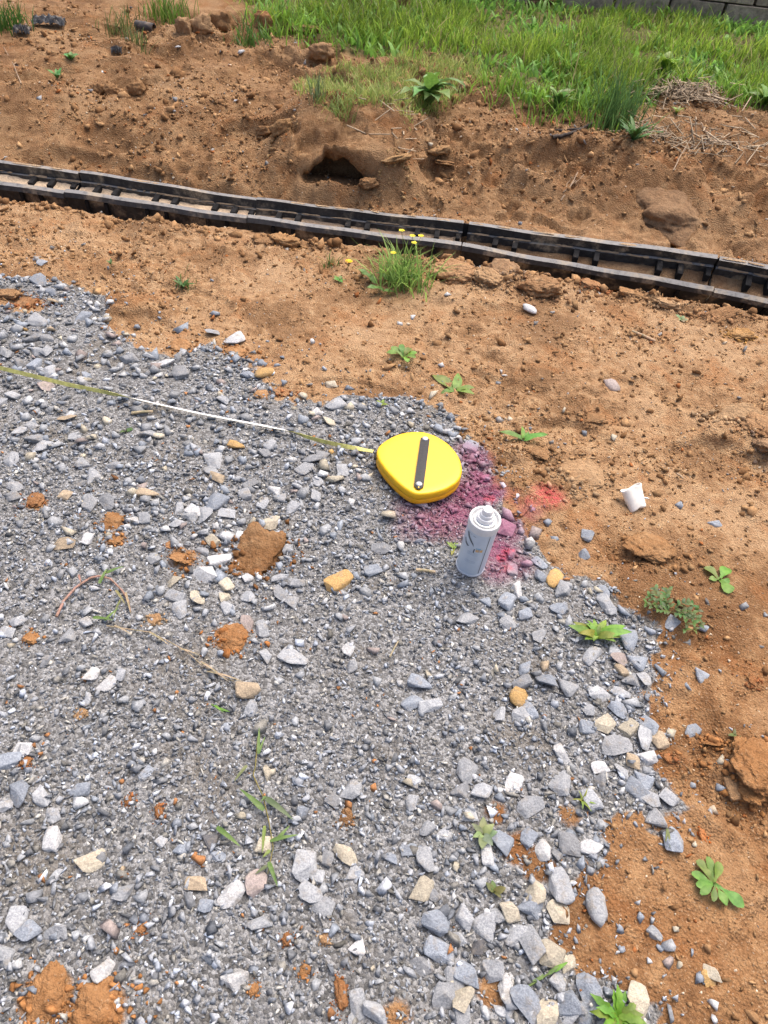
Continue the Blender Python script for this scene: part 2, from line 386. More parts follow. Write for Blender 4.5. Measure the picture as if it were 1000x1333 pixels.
# ------------------------------------------------------------------ object helpers
def tag(o, label=None, cat=None, group=None, kind=None):
    if label: o['label'] = label
    if cat: o['category'] = cat
    if group: o['group'] = group
    if kind: o['kind'] = kind
    return o
def link(name, me, mat=None, parent=None, loc=None, rot=None, scale=None, color=None):
    o = bpy.data.objects.new(name, me)
    COL.objects.link(o)
    if mat is not None and len(me.materials) == 0: me.materials.append(mat)
    if parent is not None: o.parent = parent
    if loc is not None: o.location = loc
    if rot is not None: o.rotation_euler = rot
    if scale is not None: o.scale = scale
    if color is not None: o.color = (*color, 1)
    return o
def empty(name, loc=(0, 0, 0), rot=None):
    o = bpy.data.objects.new(name, None); COL.objects.link(o); o.location = loc; o.empty_display_size = 0.05
    if rot is not None: o.rotation_euler = rot
    return o
def mesh_np(name, V, F, col=None, smooth=False, attrs=None):
    """F: (n,3) or (n,4) array"""
    me = bpy.data.meshes.new(name)
    V = np.asarray(V, np.float32); F = np.asarray(F, np.int32); k = F.shape[1]
    me.vertices.add(len(V)); me.vertices.foreach_set('co', V.ravel())
    me.loops.add(F.size); me.loops.foreach_set('vertex_index', F.ravel())
    me.polygons.add(len(F)); me.polygons.foreach_set('loop_start', np.arange(0, F.size, k, dtype=np.int32))
    if smooth: me.polygons.foreach_set('use_smooth', np.ones(len(F), bool))
    me.update(calc_edges=True)
    if col is not None:
        a = me.attributes.new('Col', 'FLOAT_COLOR', 'POINT')
        c4 = np.ones((len(V), 4), np.float32); c4[:, :3] = col; a.data.foreach_set('color', c4.ravel())
    for nm, v in (attrs or {}).items():
        a = me.attributes.new(nm, 'FLOAT', 'POINT'); a.data.foreach_set('value', np.asarray(v, np.float32))
    return me
def mesh_bm(name, bm, smooth=False):
    me = bpy.data.meshes.new(name); bmesh.ops.recalc_face_normals(bm, faces=bm.faces)
    bm.to_mesh(me); bm.free()
    if smooth: me.polygons.foreach_set('use_smooth', np.ones(len(me.polygons), bool))
    return me
def mesh_py(name, V, F, smooth=False):
    me = bpy.data.meshes.new(name); me.from_pydata([tuple(v) for v in V], [], F); me.update()
    if smooth: me.polygons.foreach_set('use_smooth', np.ones(len(me.polygons), bool))
    return me

# ------------------------------------------------------------------ the ground sheet
def graded(a, b, s, lo, hi, g1=1.045, smax=3.0):
    xs = list(np.arange(a, b, s))
    t = b; st = s
    while t < hi:
        xs.append(t); st = min(st * g1, smax) if st < 0.04 else min(st * 1.16, smax); t += st
    xs.append(hi)
    t = a - s; st = s; pre = []
    while t > lo:
        pre.append(t); st = min(st * g1, smax) if st < 0.04 else min(st * 1.16, smax); t -= st
    pre.append(lo)
    return np.array(pre[::-1] + xs)
GX = graded(-0.95, 1.25, 0.0075, -60, 60)
GY = np.concatenate([graded(0.10, 2.3, 0.0075, -60, 2.3)[:-1], np.arange(2.3, 4.9, 0.0115), graded(4.9, 4.92, 0.02, 4.9, 80)[1:]])
GY = np.unique(np.round(GY, 5))
XX, YY = np.meshgrid(GX, GY)
ZZ = h_terrain(XX, YY)
GS = np.clip(0.5 + gravel_sd(XX, YY) / 0.09, 0, 1)
SWARD_PX = [(318, -40), (330, 8), (352, 36), (385, 52), (430, 46), (455, 62), (520, 72), (590, 80), (640, 105), (700, 132), (745, 142),
            (790, 138), (835, 118), (870, 104), (930, 112), (975, 132), (1010, 146), (1150, 170), (1150, -40)]
SP = np.array([G(a, max(b, -40))[:2] if b > -40 else un(a, b, 0.5)[:2] for a, b in SWARD_PX])
SP[0] = SP[1] + np.array([-0.4, 6.0]); SP[-1] = SP[-2] + np.array([3.0, 8.0])
DRYG_PX = [(395, 110), (430, 92), (500, 85), (560, 78), (620, 84), (640, 105), (600, 125), (560, 150), (520, 145), (470, 140), (420, 145)]
DP = np.array([G(a, b)[:2] for a, b in DRYG_PX])
def sward_mask(x, y): return np.clip(0.5 + (poly_sd(x, y, SP) + 0.20 * fbm(x, y, 3.5, 4, 51)) / 0.20, 0, 1)
SW = sward_mask(XX, YY)
nx, ny = len(GX), len(GY)
idx = np.arange(nx * ny).reshape(ny, nx)
F = np.stack([idx[:-1, :-1], idx[:-1, 1:], idx[1:, 1:], idx[1:, :-1]], -1).reshape(-1, 4)
me = mesh_np('ground', np.stack([XX, YY, ZZ], -1).reshape(-1, 3), F, None, True, {'gravel': GS.ravel(), 'sward': SW.ravel()})
tag(link('ground', me, M_GROUND), kind='structure')

# overhanging clay roof of the washed-out hollow in the bank
def clay_shelf():
    n, m = 56, 30
    xs = np.linspace(-HOLE_W - 0.05, HOLE_W + 0.05, n); ys = np.linspace(-0.045, HOLE_D + 0.05, m)
    X, Y = np.meshgrid(xs + HOLE[0], ys + HOLE[1])
    Y = Y + 0.025 * fbm(X, Y, 14, 3, 61) * (ys[:, None] < 0.06)
    top = h_terrain(X, Y, False) + 0.006
    ex = (X - HOLE[0]) / HOLE_W + 0.10 * fbm(X, Y, 9, 2, 64)
    arch = HOLE[2] - 0.035 + 0.160 * np.clip(1 - np.abs(ex + .12) ** 2.0, 0, 1) + 0.045 * fbm(X, Y, 13, 4, 62)
    arch = np.where(np.abs(ex) > 0.92, HOLE[2] - 0.08, arch)
    bot = np.minimum(arch, top - 0.03)
    V = np.concatenate([np.stack([X, Y, top], -1).reshape(-1, 3), np.stack([X, Y, bot], -1).reshape(-1, 3)])
    i0 = np.arange(n * m).reshape(m, n); fs = []
    fs.append(np.stack([i0[:-1, :-1], i0[:-1, 1:], i0[1:, 1:], i0[1:, :-1]], -1).reshape(-1, 4))
    i1 = i0 + n * m
    fs.append(np.stack([i1[:-1, :-1], i1[1:, :-1], i1[1:, 1:], i1[:-1, 1:]], -1).reshape(-1, 4))
    def side(a, b): return np.stack([a[:-1], b[:-1], b[1:], a[1:]], -1)
    fs.append(side(i0[0], i1[0])); fs.append(side(i1[-1], i0[-1])); fs.append(side(i1[:, 0], i0[:, 0])); fs.append(side(i0[:, -1], i1[:, -1]))
    return mesh_np('clay_overhang', V, np.concatenate(fs), None, True, {'gravel': np.zeros(2 * n * m), 'sward': np.zeros(2 * n * m)})
tag(link('clay_overhang', clay_shelf(), M_GROUND), kind='structure')

# ------------------------------------------------------------------ rock and clod prototypes
def hull_pts(n, seed, flat=0.6, blocky=0.0):
    r = random.Random(seed); bm = bmesh.new()
    for k in range(n):
        v = Vector((r.gauss(0, 1), r.gauss(0, 1), r.gauss(0, 1))).normalized()
        if blocky:
            m = max(abs(v.x), abs(v.y), abs(v.z)); v = v.lerp(v / m * 0.85, blocky)
        v *= r.uniform(0.82, 1.0)
        bm.verts.new((v.x, v.y, v.z * flat))
    res = bmesh.ops.convex_hull(bm, input=bm.verts)
    dead = {e for e in res.get('geom_interior', []) + res.get('geom_unused', []) if isinstance(e, bmesh.types.BMVert)} | {v for v in bm.verts if not v.link_faces}
    bmesh.ops.delete(bm, geom=list(dead), context='VERTS')
    return bm
ROCKS = []
for k in range(22):
    bm = hull_pts(10 + k % 5, 100 + k, 0.62, 0.5)
    bmesh.ops.dissolve_limit(bm, angle_limit=math.radians(14), verts=bm.verts, edges=bm.edges)
    bmesh.ops.bevel(bm, geom=list(bm.edges), offset=0.07, segments=1, affect='EDGES', clamp_overlap=True)
    bmesh.ops.triangulate(bm, faces=[f for f in bm.faces if len(f.verts) > 4])
    for v in bm.verts: v.co += v.co.normalized() * 0.05 * mnoise.noise(v.co * 2.5 + Vector((k * 7, 0, 0)))
    mx = max(max(abs(v.co.x), abs(v.co.y)) for v in bm.verts)
    for v in bm.verts: v.co /= 2 * mx                     # one unit across
    me = mesh_bm('crushed_stone', bm); me.materials.append(M_STONE); ROCKS.append(me)
PEB = []
for k in range(4):
    bm = bmesh.new(); bmesh.ops.create_icosphere(bm, subdivisions=2, radius=0.5)
    for v in bm.verts:
        v.co *= 1 + 0.45 * mnoise.noise(v.co * 2.0 + Vector((k * 5.3, 1, 0))); v.co.y *= 0.78; v.co.z *= 0.5
    me = mesh_bm('pebble', bm, True); me.materials.append(M_STONE); PEB.append(me)
CLODS = []
for k in range(10):
    bm = bmesh.new(); bmesh.ops.create_icosphere(bm, subdivisions=4, radius=0.5)
    off = Vector((k * 3.7, k * 1.3, 2))
    for v in bm.verts:
        q = v.co.normalized(); m = max(abs(q.x), abs(q.y), abs(q.z))
        q = q.lerp(q / m * 0.85, 0.9 if k == 9 else 0.35) * 0.5
        a = 0.26 * mnoise.noise(q * 3.0 + off) + 0.17 * mnoise.noise(q * 7 + off) + 0.10 * mnoise.noise(q * 15 + off) + 0.06 * mnoise.noise(q * 33 + off)
        cell = mnoise.voronoi(q * 4.5 + off)[0]
        a -= 0.09 * max(0, 0.10 - (cell[1] - cell[0])) / 0.10
        v.co = q * (1 + a); v.co.z *= 0.7
    me = mesh_bm('clay_clod', bm, True); me.materials.append(M_CLOD); CLODS.append(me)

MOUND_ME = []
for k in range(3):
    bm = bmesh.new(); bmesh.ops.create_icosphere(bm, subdivisions=5, radius=0.5); off = Vector((k * 5.1, 2, k))
    for v in bm.verts:
        q = v.co.normalized() * .5
        v.co = q * (1 + .30 * mnoise.noise(q * 3.4 + off) + .16 * mnoise.noise(q * 8 + off) + .10 * mnoise.noise(q * 19 + off) + .06 * mnoise.noise(q * 42 + off))
        v.co.z *= .75
    me = mesh_bm('clay_clod', bm, True); me.materials.append(M_CLOD); MOUND_ME.append(me)

# many small pieces as one real mesh
def base_hulls(n, npts, flat, seed):
    out = []
    for k in range(n):
        bm = hull_pts(npts, seed + k, flat, 0.35); bmesh.ops.triangulate(bm, faces=list(bm.faces)); bm.verts.index_update()
        V = np.array([v.co[:] for v in bm.verts]); Fc = np.array([[v.index for v in f.verts] for f in bm.faces])
        V = V / (2 * np.abs(V[:, :2]).max()); bm.normal_update()
        out.append((V, Fc)); bm.free()
    return out
def rotmats(n, tilt):
    a = RNG.uniform(0, 2 * math.pi, n); bx = RNG.normal(0, tilt, n); by = RNG.normal(0, tilt, n)
    ca, sa, cx, sx_, cy, sy_ = np.cos(a), np.sin(a), np.cos(bx), np.sin(bx), np.cos(by), np.sin(by)
    Z = np.zeros(n); O = np.ones(n)
    Rz = np.stack([ca, -sa, Z, sa, ca, Z, Z, Z, O], -1).reshape(n, 3, 3)
    Rx = np.stack([O, Z, Z, Z, cx, -sx_, Z, sx_, cx], -1).reshape(n, 3, 3)
    Ry = np.stack([cy, Z, sy_, Z, O, Z, -sy_, Z, cy], -1).reshape(n, 3, 3)
    return Rz @ Rx @ Ry
def scatter(name, x, y, size, col, hulls, tilt=0.5, sink=0.15, aniso=0.35, mat=None, zoff=None):
    n = len(x); z = h_terrain(x, y, True) if zoff is None else zoff
    var = RNG.integers(0, len(hulls), n)
    sc = size[:, None] * np.clip(1 + RNG.normal(0, aniso, (n, 3)) * np.array([1, 1, .6]), 0.45, 1.6)
    Rm = rotmats(n, tilt)
    VV, FF, CC = [], [], []; o = 0
    for k, (bv, bf) in enumerate(hulls):
        s = np.where(var == k)[0]
        if len(s) == 0: continue
        P = np.einsum('nij,nvj->nvi', Rm[s], bv[None] * sc[s][:, None, :])
        P[..., 0] += x[s, None]; P[..., 1] += y[s, None]; P[..., 2] += (z[s] + size[s] * (0.32 - sink))[:, None]
        VV.append(P.reshape(-1, 3)); nv = len(bv)
        FF.append((bf[None] + (o + np.arange(len(s)) * nv)[:, None, None]).reshape(-1, 3)); o += nv * len(s)
        CC.append(np.repeat(col[s], nv, axis=0))
    me = mesh_np(name, np.concatenate(VV), np.concatenate(FF), np.concatenate(CC))
    ob = link(name, me, mat); tag(ob, kind='stuff'); return ob
H_CHIP = base_hulls(16, 7, 0.55, 900)
def grey_cols(n):
    v = np.clip(RNG.lognormal(math.log(0.272), 0.44, n), 0.085, 0.68)
    c = np.stack([v * 0.995, v, v * 1.005], -1)
    w = RNG.random(n)
    c[w < 0.22] *= np.array([0.95, 0.99, 1.05])
    c[(w > 0.25) & (w < 0.42)] *= np.array([1.10, 1.01, 0.85])
    c *= np.array([0.95, 1.0, 1.075])
    o = w > 0.988; c[o] = np.array([0.36, 0.17, 0.07]) * RNG.uniform(0.6, 1.3, (o.sum(), 1))
    return c
def sample(n, x0, x1, y0, y1): return RNG.uniform(x0, x1, n), RNG.uniform(y0, y1, n)
# fine gravel
def fine_gravel():
    X, Y, S = [], [], []
    for (n, x0, x1, y0, y1, med) in ((50000, -1.15, 0.95, 0.0, 1.5, 0.0070), (26000, -1.9, 0.8, 1.5, 2.75, 0.0092), (6000, -2.8, 0.9, -0.8, 2.6, 0.010)):
        x, y = sample(n, x0, x1, y0, y1); g = gravel_sd(x, y)
        p = sstep(-0.06, 0.05, g) + 0.05 * sstep(-0.40, -0.02, g)
        p = p * (0.40 + 0.75 * sstep(-0.3, 0.30, fbm(x, y, 3.6, 4, 71)))
        k = RNG.random(n) < p
        X.append(x[k]); Y.append(y[k]); S.append(np.clip(RNG.lognormal(math.log(med), 0.48, k.sum()), 0.003, 0.024))
    X, Y, S = map(np.concatenate, (X, Y, S))
    scatter('fine_gravel', X, Y, S, grey_cols(len(X)), H_CHIP, 0.6, 0.12, 0.40, M_CHIP)
fine_gravel()
# crumbs and grit on the clay
def clay_cols(n):
    a = RNG.random((n, 1)); c = np.array([0.19, 0.098, 0.042]) * (1 - a) + np.array([0.42, 0.26, 0.13]) * a
    w = RNG.random(n)
    c[w > 0.88] = np.array([0.62, 0.52, 0.39]); c[(w > 0.85) & (w <= 0.88)] = np.array([0.34, 0.13, 0.045]); c[(w > 0.82) & (w <= 0.85)] = np.array([0.28, 0.27, 0.26])
    return c * RNG.uniform(0.75, 1.2, (n, 1))
def soil_crumbs():
    X, Y, S = [], [], []
    for (n, x0, x1, y0, y1, med) in ((34000, -0.2, 1.45, 0.0, 1.9, 0.0048), (44000, -2.4, 2.2, 1.7, 3.15, 0.0065), (44000, -3.2, 3.2, 3.3, 5.2, 0.0085)):
        x, y = sample(n, x0, x1, y0, y1); g = gravel_sd(x, y); d = drain_d(x, y)
        p = (1 - sstep(-0.05, 0.02, g)) * (1 - ((d > -0.06) & (d < 0.2))) * (0.30 + 0.9 * sstep(-0.1, 0.5, fbm(x, y, 2.6, 3, 72))) * (1 - sward_mask(x, y))
        k = RNG.random(n) < p
        X.append(x[k]); Y.append(y[k]); S.append(np.clip(RNG.lognormal(math.log(med), 0.62, k.sum()), 0.0025, 0.04))
    X, Y, S = map(np.concatenate, (X, Y, S))
    CC2 = clay_cols(len(X)); pale = (CC2.sum(1) > 1.1) & (S > .008); S[pale] *= .5
    scatter('soil_crumbs', X, Y, S, CC2, H_CHIP, 0.6, 0.16, 0.3, M_GRAIN)
soil_crumbs()

# ------------------------------------------------------------------ stones read off the photograph: x y width colour
STONES = """
55 343 14 b;11 364 10 b;20 365 12 b;51 367 26 b;69 380 18 b;79 374 10 b;50 420 22 l;22 431 16 l;107 414 20 b;131 419 16 l;116 437 14 l;42 440 22 g
56 444 22 g;26 453 14 l;50 459 18 l;62 460 18 l;11 462 20 g;4 440 16 l;104 470 16 g;45 475 18 b;22 475 20 g;64 485 22 l;91 484 9 w;109 492 18 b
151 485 14 l;162 479 14 l;175 479 16 l;170 467 20 g;201 464 15 b;217 475 20 w;202 482 16 g;236 467 18 g;219 452 11 l;237 430 15 b;179 428 14 b
166 436 13 c;235 486 28 g;210 497 14 b;229 515 16 g;61 504 18 n;86 520 12 g;192 532 14 g;19 517 20 l;35 524 16 l;5 526 18 l;59 529 14 g
102 506 9 w;15 415 14 g;7 400 16 b;78 422 18 g;37 460 12 l;162 520 14 l;34 430 8 y;67 432 16 t;70 396 16 t
280 410 11 b;276 434 14 l;305 444 20 w;265 456 14 b;285 456 14 l;254 457 10 w;324 490 20 b;297 485 16 l;345 487 22 y
341 475 12 b;361 475 10 b;369 466 9 b;406 446 11 w;432 501 18 c;454 507 12 b;287 524 18 l;257 480 14 l;367 500 14 b;437 529 22 l;447 521 12 l
472 531 16 g;410 537 18 w;277 527 14 g;307 470 14 b;276 364 8 b
35 545 16 l;87 545 18 t;55 559 14 l;24 564 18 l;7 575 14 l;24 576 16 l;37 557 18 l;72 582 16 l;45 574 22 g;56 582 20 l;84 564 16 b;96 572 18 l
119 571 12 c;150 567 12 l;195 570 22 l;197 545 12 l;247 592 14 b;107 585 16 l;111 604 22 l;81 611 14 l;30 607 9 w;122 621 20 l;15 600 18 l;150 607 18 l
32 596 12 l;56 636 16 l;19 647 18 g;20 634 18 l;86 646 18 t;102 630 18 g;117 655 24 g;140 656 20 g;61 666 14 l;192 645 22 t;181 661 12 l;170 660 12 l
204 657 16 l;174 677 18 w;164 686 11 w;187 675 20 l;202 670 13 l;212 667 11 l;231 662 20 l;215 691 16 w;205 694 14 l;194 689 14 g;230 684 20 l;246 672 20 l
181 701 14 l;111 704 18 w;85 711 20 t;202 727 18 l;167 627 10 l;235 712 12 l;244 711 9 l;65 715 12 l
395 549 16 b;426 550 18 c;412 545 12 n;287 562 16 b;287 586 14 w;307 582 18 y;330 590 14 l;355 582 18 l;342 592 18 g;299 601 16 g;316 600 14 b
276 602 24 l;274 615 18 l;285 622 20 t;395 591 16 g;407 601 24 g;421 592 20 g;397 611 20 l;410 627 20 l;442 584 16 l;432 589 9 y;446 614 18 l;439 625 16 l
410 646 20 l;457 655 16 w;467 589 13 n;327 631 18 g;344 657 18 l;357 664 13 g;359 640 18 w;366 647 20 g;380 662 20 l;392 656 14 l;322 646 20 l
282 656 32 b;267 672 24 l;254 669 22 w;297 670 20 l;351 680 26 c;369 663 7 w;422 691 16 l;436 697 14 b;265 695 14 l;276 706 18 c;296 700 16 w
285 729 24 w;261 721 20 l;375 715 18 l;372 729 14 l;375 699 14 g;440 727 12 l;397 727 14 l;302 685 10 l;325 687 9 b;291 640 14 b;267 650 16 g;495 715 18 g
27 809 18 l;114 797 16 l;111 814 18 l;127 824 16 l;89 830 20 g;11 824 20 l;22 834 13 w;60 861 18 g;119 880 20 w;106 872 16 l;139 892 20 w;155 880 18 l
110 912 18 l;125 902 12 l;119 926 8 w;160 912 14 l;180 920 16 l;136 932 12 l;226 754 22 c;124 767 11 w;229 779 24 l;235 795 22 l;210 770 16 l
196 820 10 w;80 747 16 g;95 747 14 l;137 742 12 l;59 807 16 g;8 764 10 w;182 804 9 w;244 761 12 l
264 751 28 w;291 742 12 l;322 754 18 w;337 749 14 w;296 762 18 c;297 779 20 c;257 779 20 c;365 757 18 l;366 774 18 g;387 761 20 l;381 785 18 l;322 777 18 l
332 786 14 l;296 792 18 l;349 796 16 w;280 812 14 l;320 814 22 n;342 820 20 l;259 794 12 l;440 756 30 y;352 856 24 l;380 859 30 l;322 900 30 t;331 924 20 l
454 846 18 w;455 865 20 l;265 850 11 l;329 836 12 l;464 751 14 b;466 766 14 l;462 784 9 w;486 744 20 b;486 847 14 n;442 804 14 l;446 772 10 l
31 977 20 w;15 994 28 b;27 1034 30 b;55 1039 24 l;106 1029 24 b;70 1060 20 l;122 1042 14 b;74 1091 30 w;5 1049 20 l;191 1007 18 b;119 1122 30 c;27 1119 14 l
210 1096 18 l;236 1112 22 b;162 1056 8 w;46 962 12 l;60 969 12 l;84 1025 8 w;216 961 16 l;160 1132 14 t
462 1026 30 l;434 1044 22 g;397 1128 40 l;450 1112 28 c;425 1117 22 g;390 1062 18 b;344 1007 18 c;354 1006 12 c;349 1019 10 w;344 1100 24 c;271 1096 22 d
284 1115 18 b;399 1090 14 l;459 1134 22 l;352 1076 14 g
161 1160 28 l;21 1198 30 l;37 1215 30 b;71 1220 32 l;9 1244 28 l;136 1264 26 w;51 1262 14 l;177 1207 8 w;77 1143 20 l;112 1222 11 w;246 1152 16 l
101 1293 14 g;232 1325 11 w;112 1280 14 l
301 1165 28 w;336 1209 28 l;404 1162 26 l;422 1179 26 l;417 1143 18 l;330 1150 30 n;257 1152 24 t;306 1277 34 w;465 1230 24 w;466 1308 32 l;490 1317 30 l
270 1178 22 b;287 1230 16 l;461 1137 18 b;387 1218 9 w;482 1260 10 c;422 1159 12 l;460 1328 20 l;492 1278 14 l;411 1283 12 l
671 770 22 w;664 785 24 b;736 774 28 l;727 794 20 b;706 752 20 b;685 750 14 l;666 742 18 l;722 754 22 y;700 780 16 l;680 799 22 b;660 811 20 l
701 830 22 l;607 807 24 l;581 806 14 l;561 772 16 b;740 810 16 l;714 884 28 b;687 874 22 b;676 889 24 g;674 907 28 y;741 894 28 l;692 925 22 b;679 932 22 l
651 932 20 l;545 892 32 b;537 914 24 b;560 920 24 l;592 911 16 l;644 872 16 c;729 870 16 l;746 834 12 w;724 821 12 l;709 869 16 t;682 782 14 b
631 784 18 b;622 845 12 l;515 862 10 l;525 761 14 b
782 771 22 b;789 789 24 l;811 797 16 b;762 764 14 l;815 834 28 b;777 859 30 l;831 860 26 b;837 885 20 l;806 859 22 n;809 872 18 t;822 887 24 g;807 904 18 l
804 924 24 b;780 905 22 l;765 924 20 l;872 810 18 b;915 819 16 b;914 879 20 b;966 791 14 g;846 844 8 w;802 847 20 l;895 894 10 b
767 899 14 l;857 820 10 g;751 835 12 w
731 985 24 w;607 1005 28 l;600 1031 22 g;624 1034 32 l;670 1025 30 w;616 1061 24 l;690 1052 28 l;539 1017 18 l;536 1046 20 l;556 1080 20 l;580 1094 24 l
514 1116 20 b;534 1107 20 b;551 1120 34 l;655 1099 36 b;637 1112 26 w;706 1107 22 w;689 1095 26 b;724 1114 18 g;740 1100 40 g;734 1022 28 l;602 1075 16 b
521 1035 10 w;621 965 14 l;506 999 16 l;650 1029 9 w;601 1106 18 l;590 1119 18 l;725 1047 10 w;742 996 14 g;711 1036 10 c;585 1055 16 g;565 1132 18 l
764 946 20 b;787 944 26 c;817 947 24 c;845 946 22 b;836 961 28 l;857 964 24 t;872 955 16 c;900 951 22 b;802 974 38 g;841 984 32 w;781 1000 20 w;806 1007 24 l
840 1015 28 b;829 1029 30 b;846 1041 22 l;869 1041 26 l;772 1039 28 l;802 1047 12 w;851 1070 32 g;875 1094 34 b;770 1106 28 w;774 1095 18 b;755 1082 14 l
824 992 22 t;937 991 16 c;904 1086 12 b;904 1100 10 c;859 1022 10 w;872 1019 9 w;782 1017 20 g;808 1030 12 w;754 1122 16 b;782 1124 12 l
901 1022 12 b;939 1026 14 b;782 1075 12 l
730 1154 42 l;726 1189 34 c;692 1183 30 b;696 1167 26 c;659 1187 34 c;637 1210 44 l;610 1193 30 l;672 1215 30 l;691 1232 44 l;715 1244 38 c;745 1259 26 c
567 1200 38 b;571 1239 38 b;614 1264 44 b;640 1265 32 l;546 1259 28 g;592 1272 24 l;587 1280 16 c;577 1304 44 g;602 1303 36 c;596 1325 30 l;660 1288 26 w
684 1308 42 b;712 1319 40 c;744 1298 50 b;735 1328 30 l;620 1228 24 d;549 1160 34 c;596 1223 22 l;656 1310 22 l;567 1167 20 g;590 1168 14 w;634 1193 12 w
586 1248 16 l;647 1195 22 l;694 1148 16 l;726 1278 26 l;625 1148 16 l;692 1260 12 w
776 1179 42 l;765 1295 40 b;827 1303 42 c;760 1325 28 b;852 1219 20 l;870 1233 18 l;859 1234 12 b;879 1212 12 c;884 1257 11 c;845 1252 11 w;922 1275 20 y
931 1265 26 c;929 1309 18 w;900 1240 9 b;804 1239 9 w;829 1174 10 l;832 1195 12 b;847 1198 12 l;807 1210 11 b;869 1253 12 n;909 1274 16 b;787 1331 22 g;929 1328 10 w
612 582 22 b;657 690 24 p;662 672 18 p;632 625 14 p;692 666 12 p;697 696 16 n;722 701 14 b;713 680 12 b;764 697 18 b;756 720 18 b;704 733 22 b
682 736 18 p;677 720 10 w;685 718 10 b;678 693 11 l
930 681 16 b;881 659 10 b;795 503 22 n;732 534 11 c;583 385 10 w;538 414 9 w;520 423 11 w;690 404 16 w;575 476 10 w;652 485 6 w;657 490 6 w;799 572 13 c
307 133 9 w;309 113 7 w;314 70 9 w;228 130 8 g;182 118 8 w;133 95 7 w;227 145 6 w;52 127 9 l;232 63 9 w;560 190 9 c;609 227 7 c;677 293 8 b;583 343 9 b
"""
CC_ = {'g': (.24, .25, .262), 'l': (.33, .346, .364), 'w': (.52, .53, .535), 'b': (.25, .28, .322), 'd': (.11, .11, .115), 'c': (.43, .39, .305),
       't': (.37, .295, .205), 'p': (.36, .29, .33), 'y': (.48, .305, .12), 'n': (.31, .262, .245)}
CN = {'g': 'grey', 'l': 'light grey', 'w': 'white', 'b': 'blue-grey', 'd': 'dark', 'c': 'cream', 't': 'dusty tan', 'p': 'pink-sprayed', 'y': 'yellow-tan', 'n': 'brownish grey'}
ZONES = [(lambda x, y: y < 250, 'on the bare bank behind the black drain', 'pale bits on the clay bank'),
         (lambda x, y: x < 100 and y < 405, 'at the far tip of the gravel nearest the drain', 'stones at the far tip of the gravel'),
         (lambda x, y: x < 145 and y < 512, 'packed in the pile beyond the yellow stretch of tape', 'stones beyond the yellow stretch of tape'),
         (lambda x, y: x < 262 and y < 512, 'by the clay edge beyond the white stretch of tape', 'stones beyond the white stretch of tape'),
         (lambda x, y: 240 < x < 500 and y < 541, 'on the far gravel edge between tape line and clay', 'stones on the far gravel edge'),
         (lambda x, y: x > 500 and y < 560, 'on the open clay between the reel and the drain', 'stones on the open clay'),
         (lambda x, y: x < 165 and y < 625, 'just below the yellow stretch of tape', 'stones below the yellow stretch of tape'),
         (lambda x, y: x < 320 and y < 640, 'just below the white stretch of tape', 'stones below the white stretch of tape'),
         (lambda x, y: x < 500 and y < 632, 'close to the tape just left of the yellow reel', 'stones left of the yellow reel'),
         (lambda x, y: x < 160 and y < 735, 'near the pair of small orange clods on the gravel', 'stones near the small orange clods'),
         (lambda x, y: x < 262 and y < 735, 'in the loose heap left of the square clay clod', 'stones left of the square clod'),
         (lambda x, y: x < 385 and y < 738, 'hard against the square clay clod', 'stones against the square clod'),
         (lambda x, y: x < 500 and y < 738, 'between the square clay clod and the spray can', 'stones between clod and can'),
         (lambda x, y: x < 200 and y < 945, 'around the curled reddish grass runner', 'stones around the curled runner'),
         (lambda x, y: x < 400 and y < 828, 'in the ring below the square clay clod', 'stones below the square clod'),
         (lambda x, y: x < 500 and y < 945, 'on the fines past the round orange clod', 'stones past the round orange clod'),
         (lambda x, y: x > 595 and x < 712 and y < 748, 'right beside the spray can in the paint marks', 'stones in the paint marks'),
         (lambda x, y: x > 700 and y < 735, 'on the clay right of the pink paint', 'stones on the clay right of the paint'),
         (lambda x, y: x < 752 and y < 840, 'just in front of the spray can', 'stones in front of the can'),
         (lambda x, y: x < 752 and y < 945, 'around the smooth orange-tan pebble', 'stones around the tan pebble'),
         (lambda x, y: x > 845 and y < 930, 'on the clay by the creeping weed', 'stones by the creeping weed'),
         (lambda x, y: y < 930, 'at the gravel edge by the yellow-green weed', 'stones by the yellow-green weed'),
         (lambda x, y: x > 885, 'on the reddish clay near the big clay lump', 'stones near the big clay lump'),
         (lambda x, y: x > 750 and y < 1140, 'in the row along the clay border below the weeds', 'stones in the row along the clay border'),
         (lambda x, y: x > 500 and y < 1138, 'around the small wilted plant', 'stones around the wilted plant'),
         (lambda x, y: 255 <= x < 350 and y > 945, 'left of the sprawling green grass runner', 'stones left of the grass runner'),
         (lambda x, y: 255 <= x < 505 and y > 1185, 'in fine gravel below the big pale wedge stone', 'stones below the wedge stone'),
         (lambda x, y: x < 255 and y < 1140, 'in the plain fine gravel left of the grass runner', 'stones in the plain fine gravel'),
         (lambda x, y: x < 255, 'close to the two sandy orange clods', 'stones by the sandy orange clods'),
         (lambda x, y: x < 505, 'next to the big pale wedge stone', 'stones next to the wedge stone'),
         (lambda x, y: x > 795, 'on the clay below the leafy rosette', 'stones below the leafy rosette'),
         (lambda x, y: x < 600, 'in the thick cluster, left of the triangular blue-grey stone', 'stones left of the triangular stone'),
         (lambda x, y: y > 1270, 'in the thick cluster around the notched cream stone', 'stones around the notched stone'),
         (lambda x, y: x < 668, 'in the thick cluster just above the triangular blue-grey stone', 'stones above the triangular stone'),
         (lambda x, y: True, 'between the green twig and the biggest edge stone', 'stones in the thick cluster')]
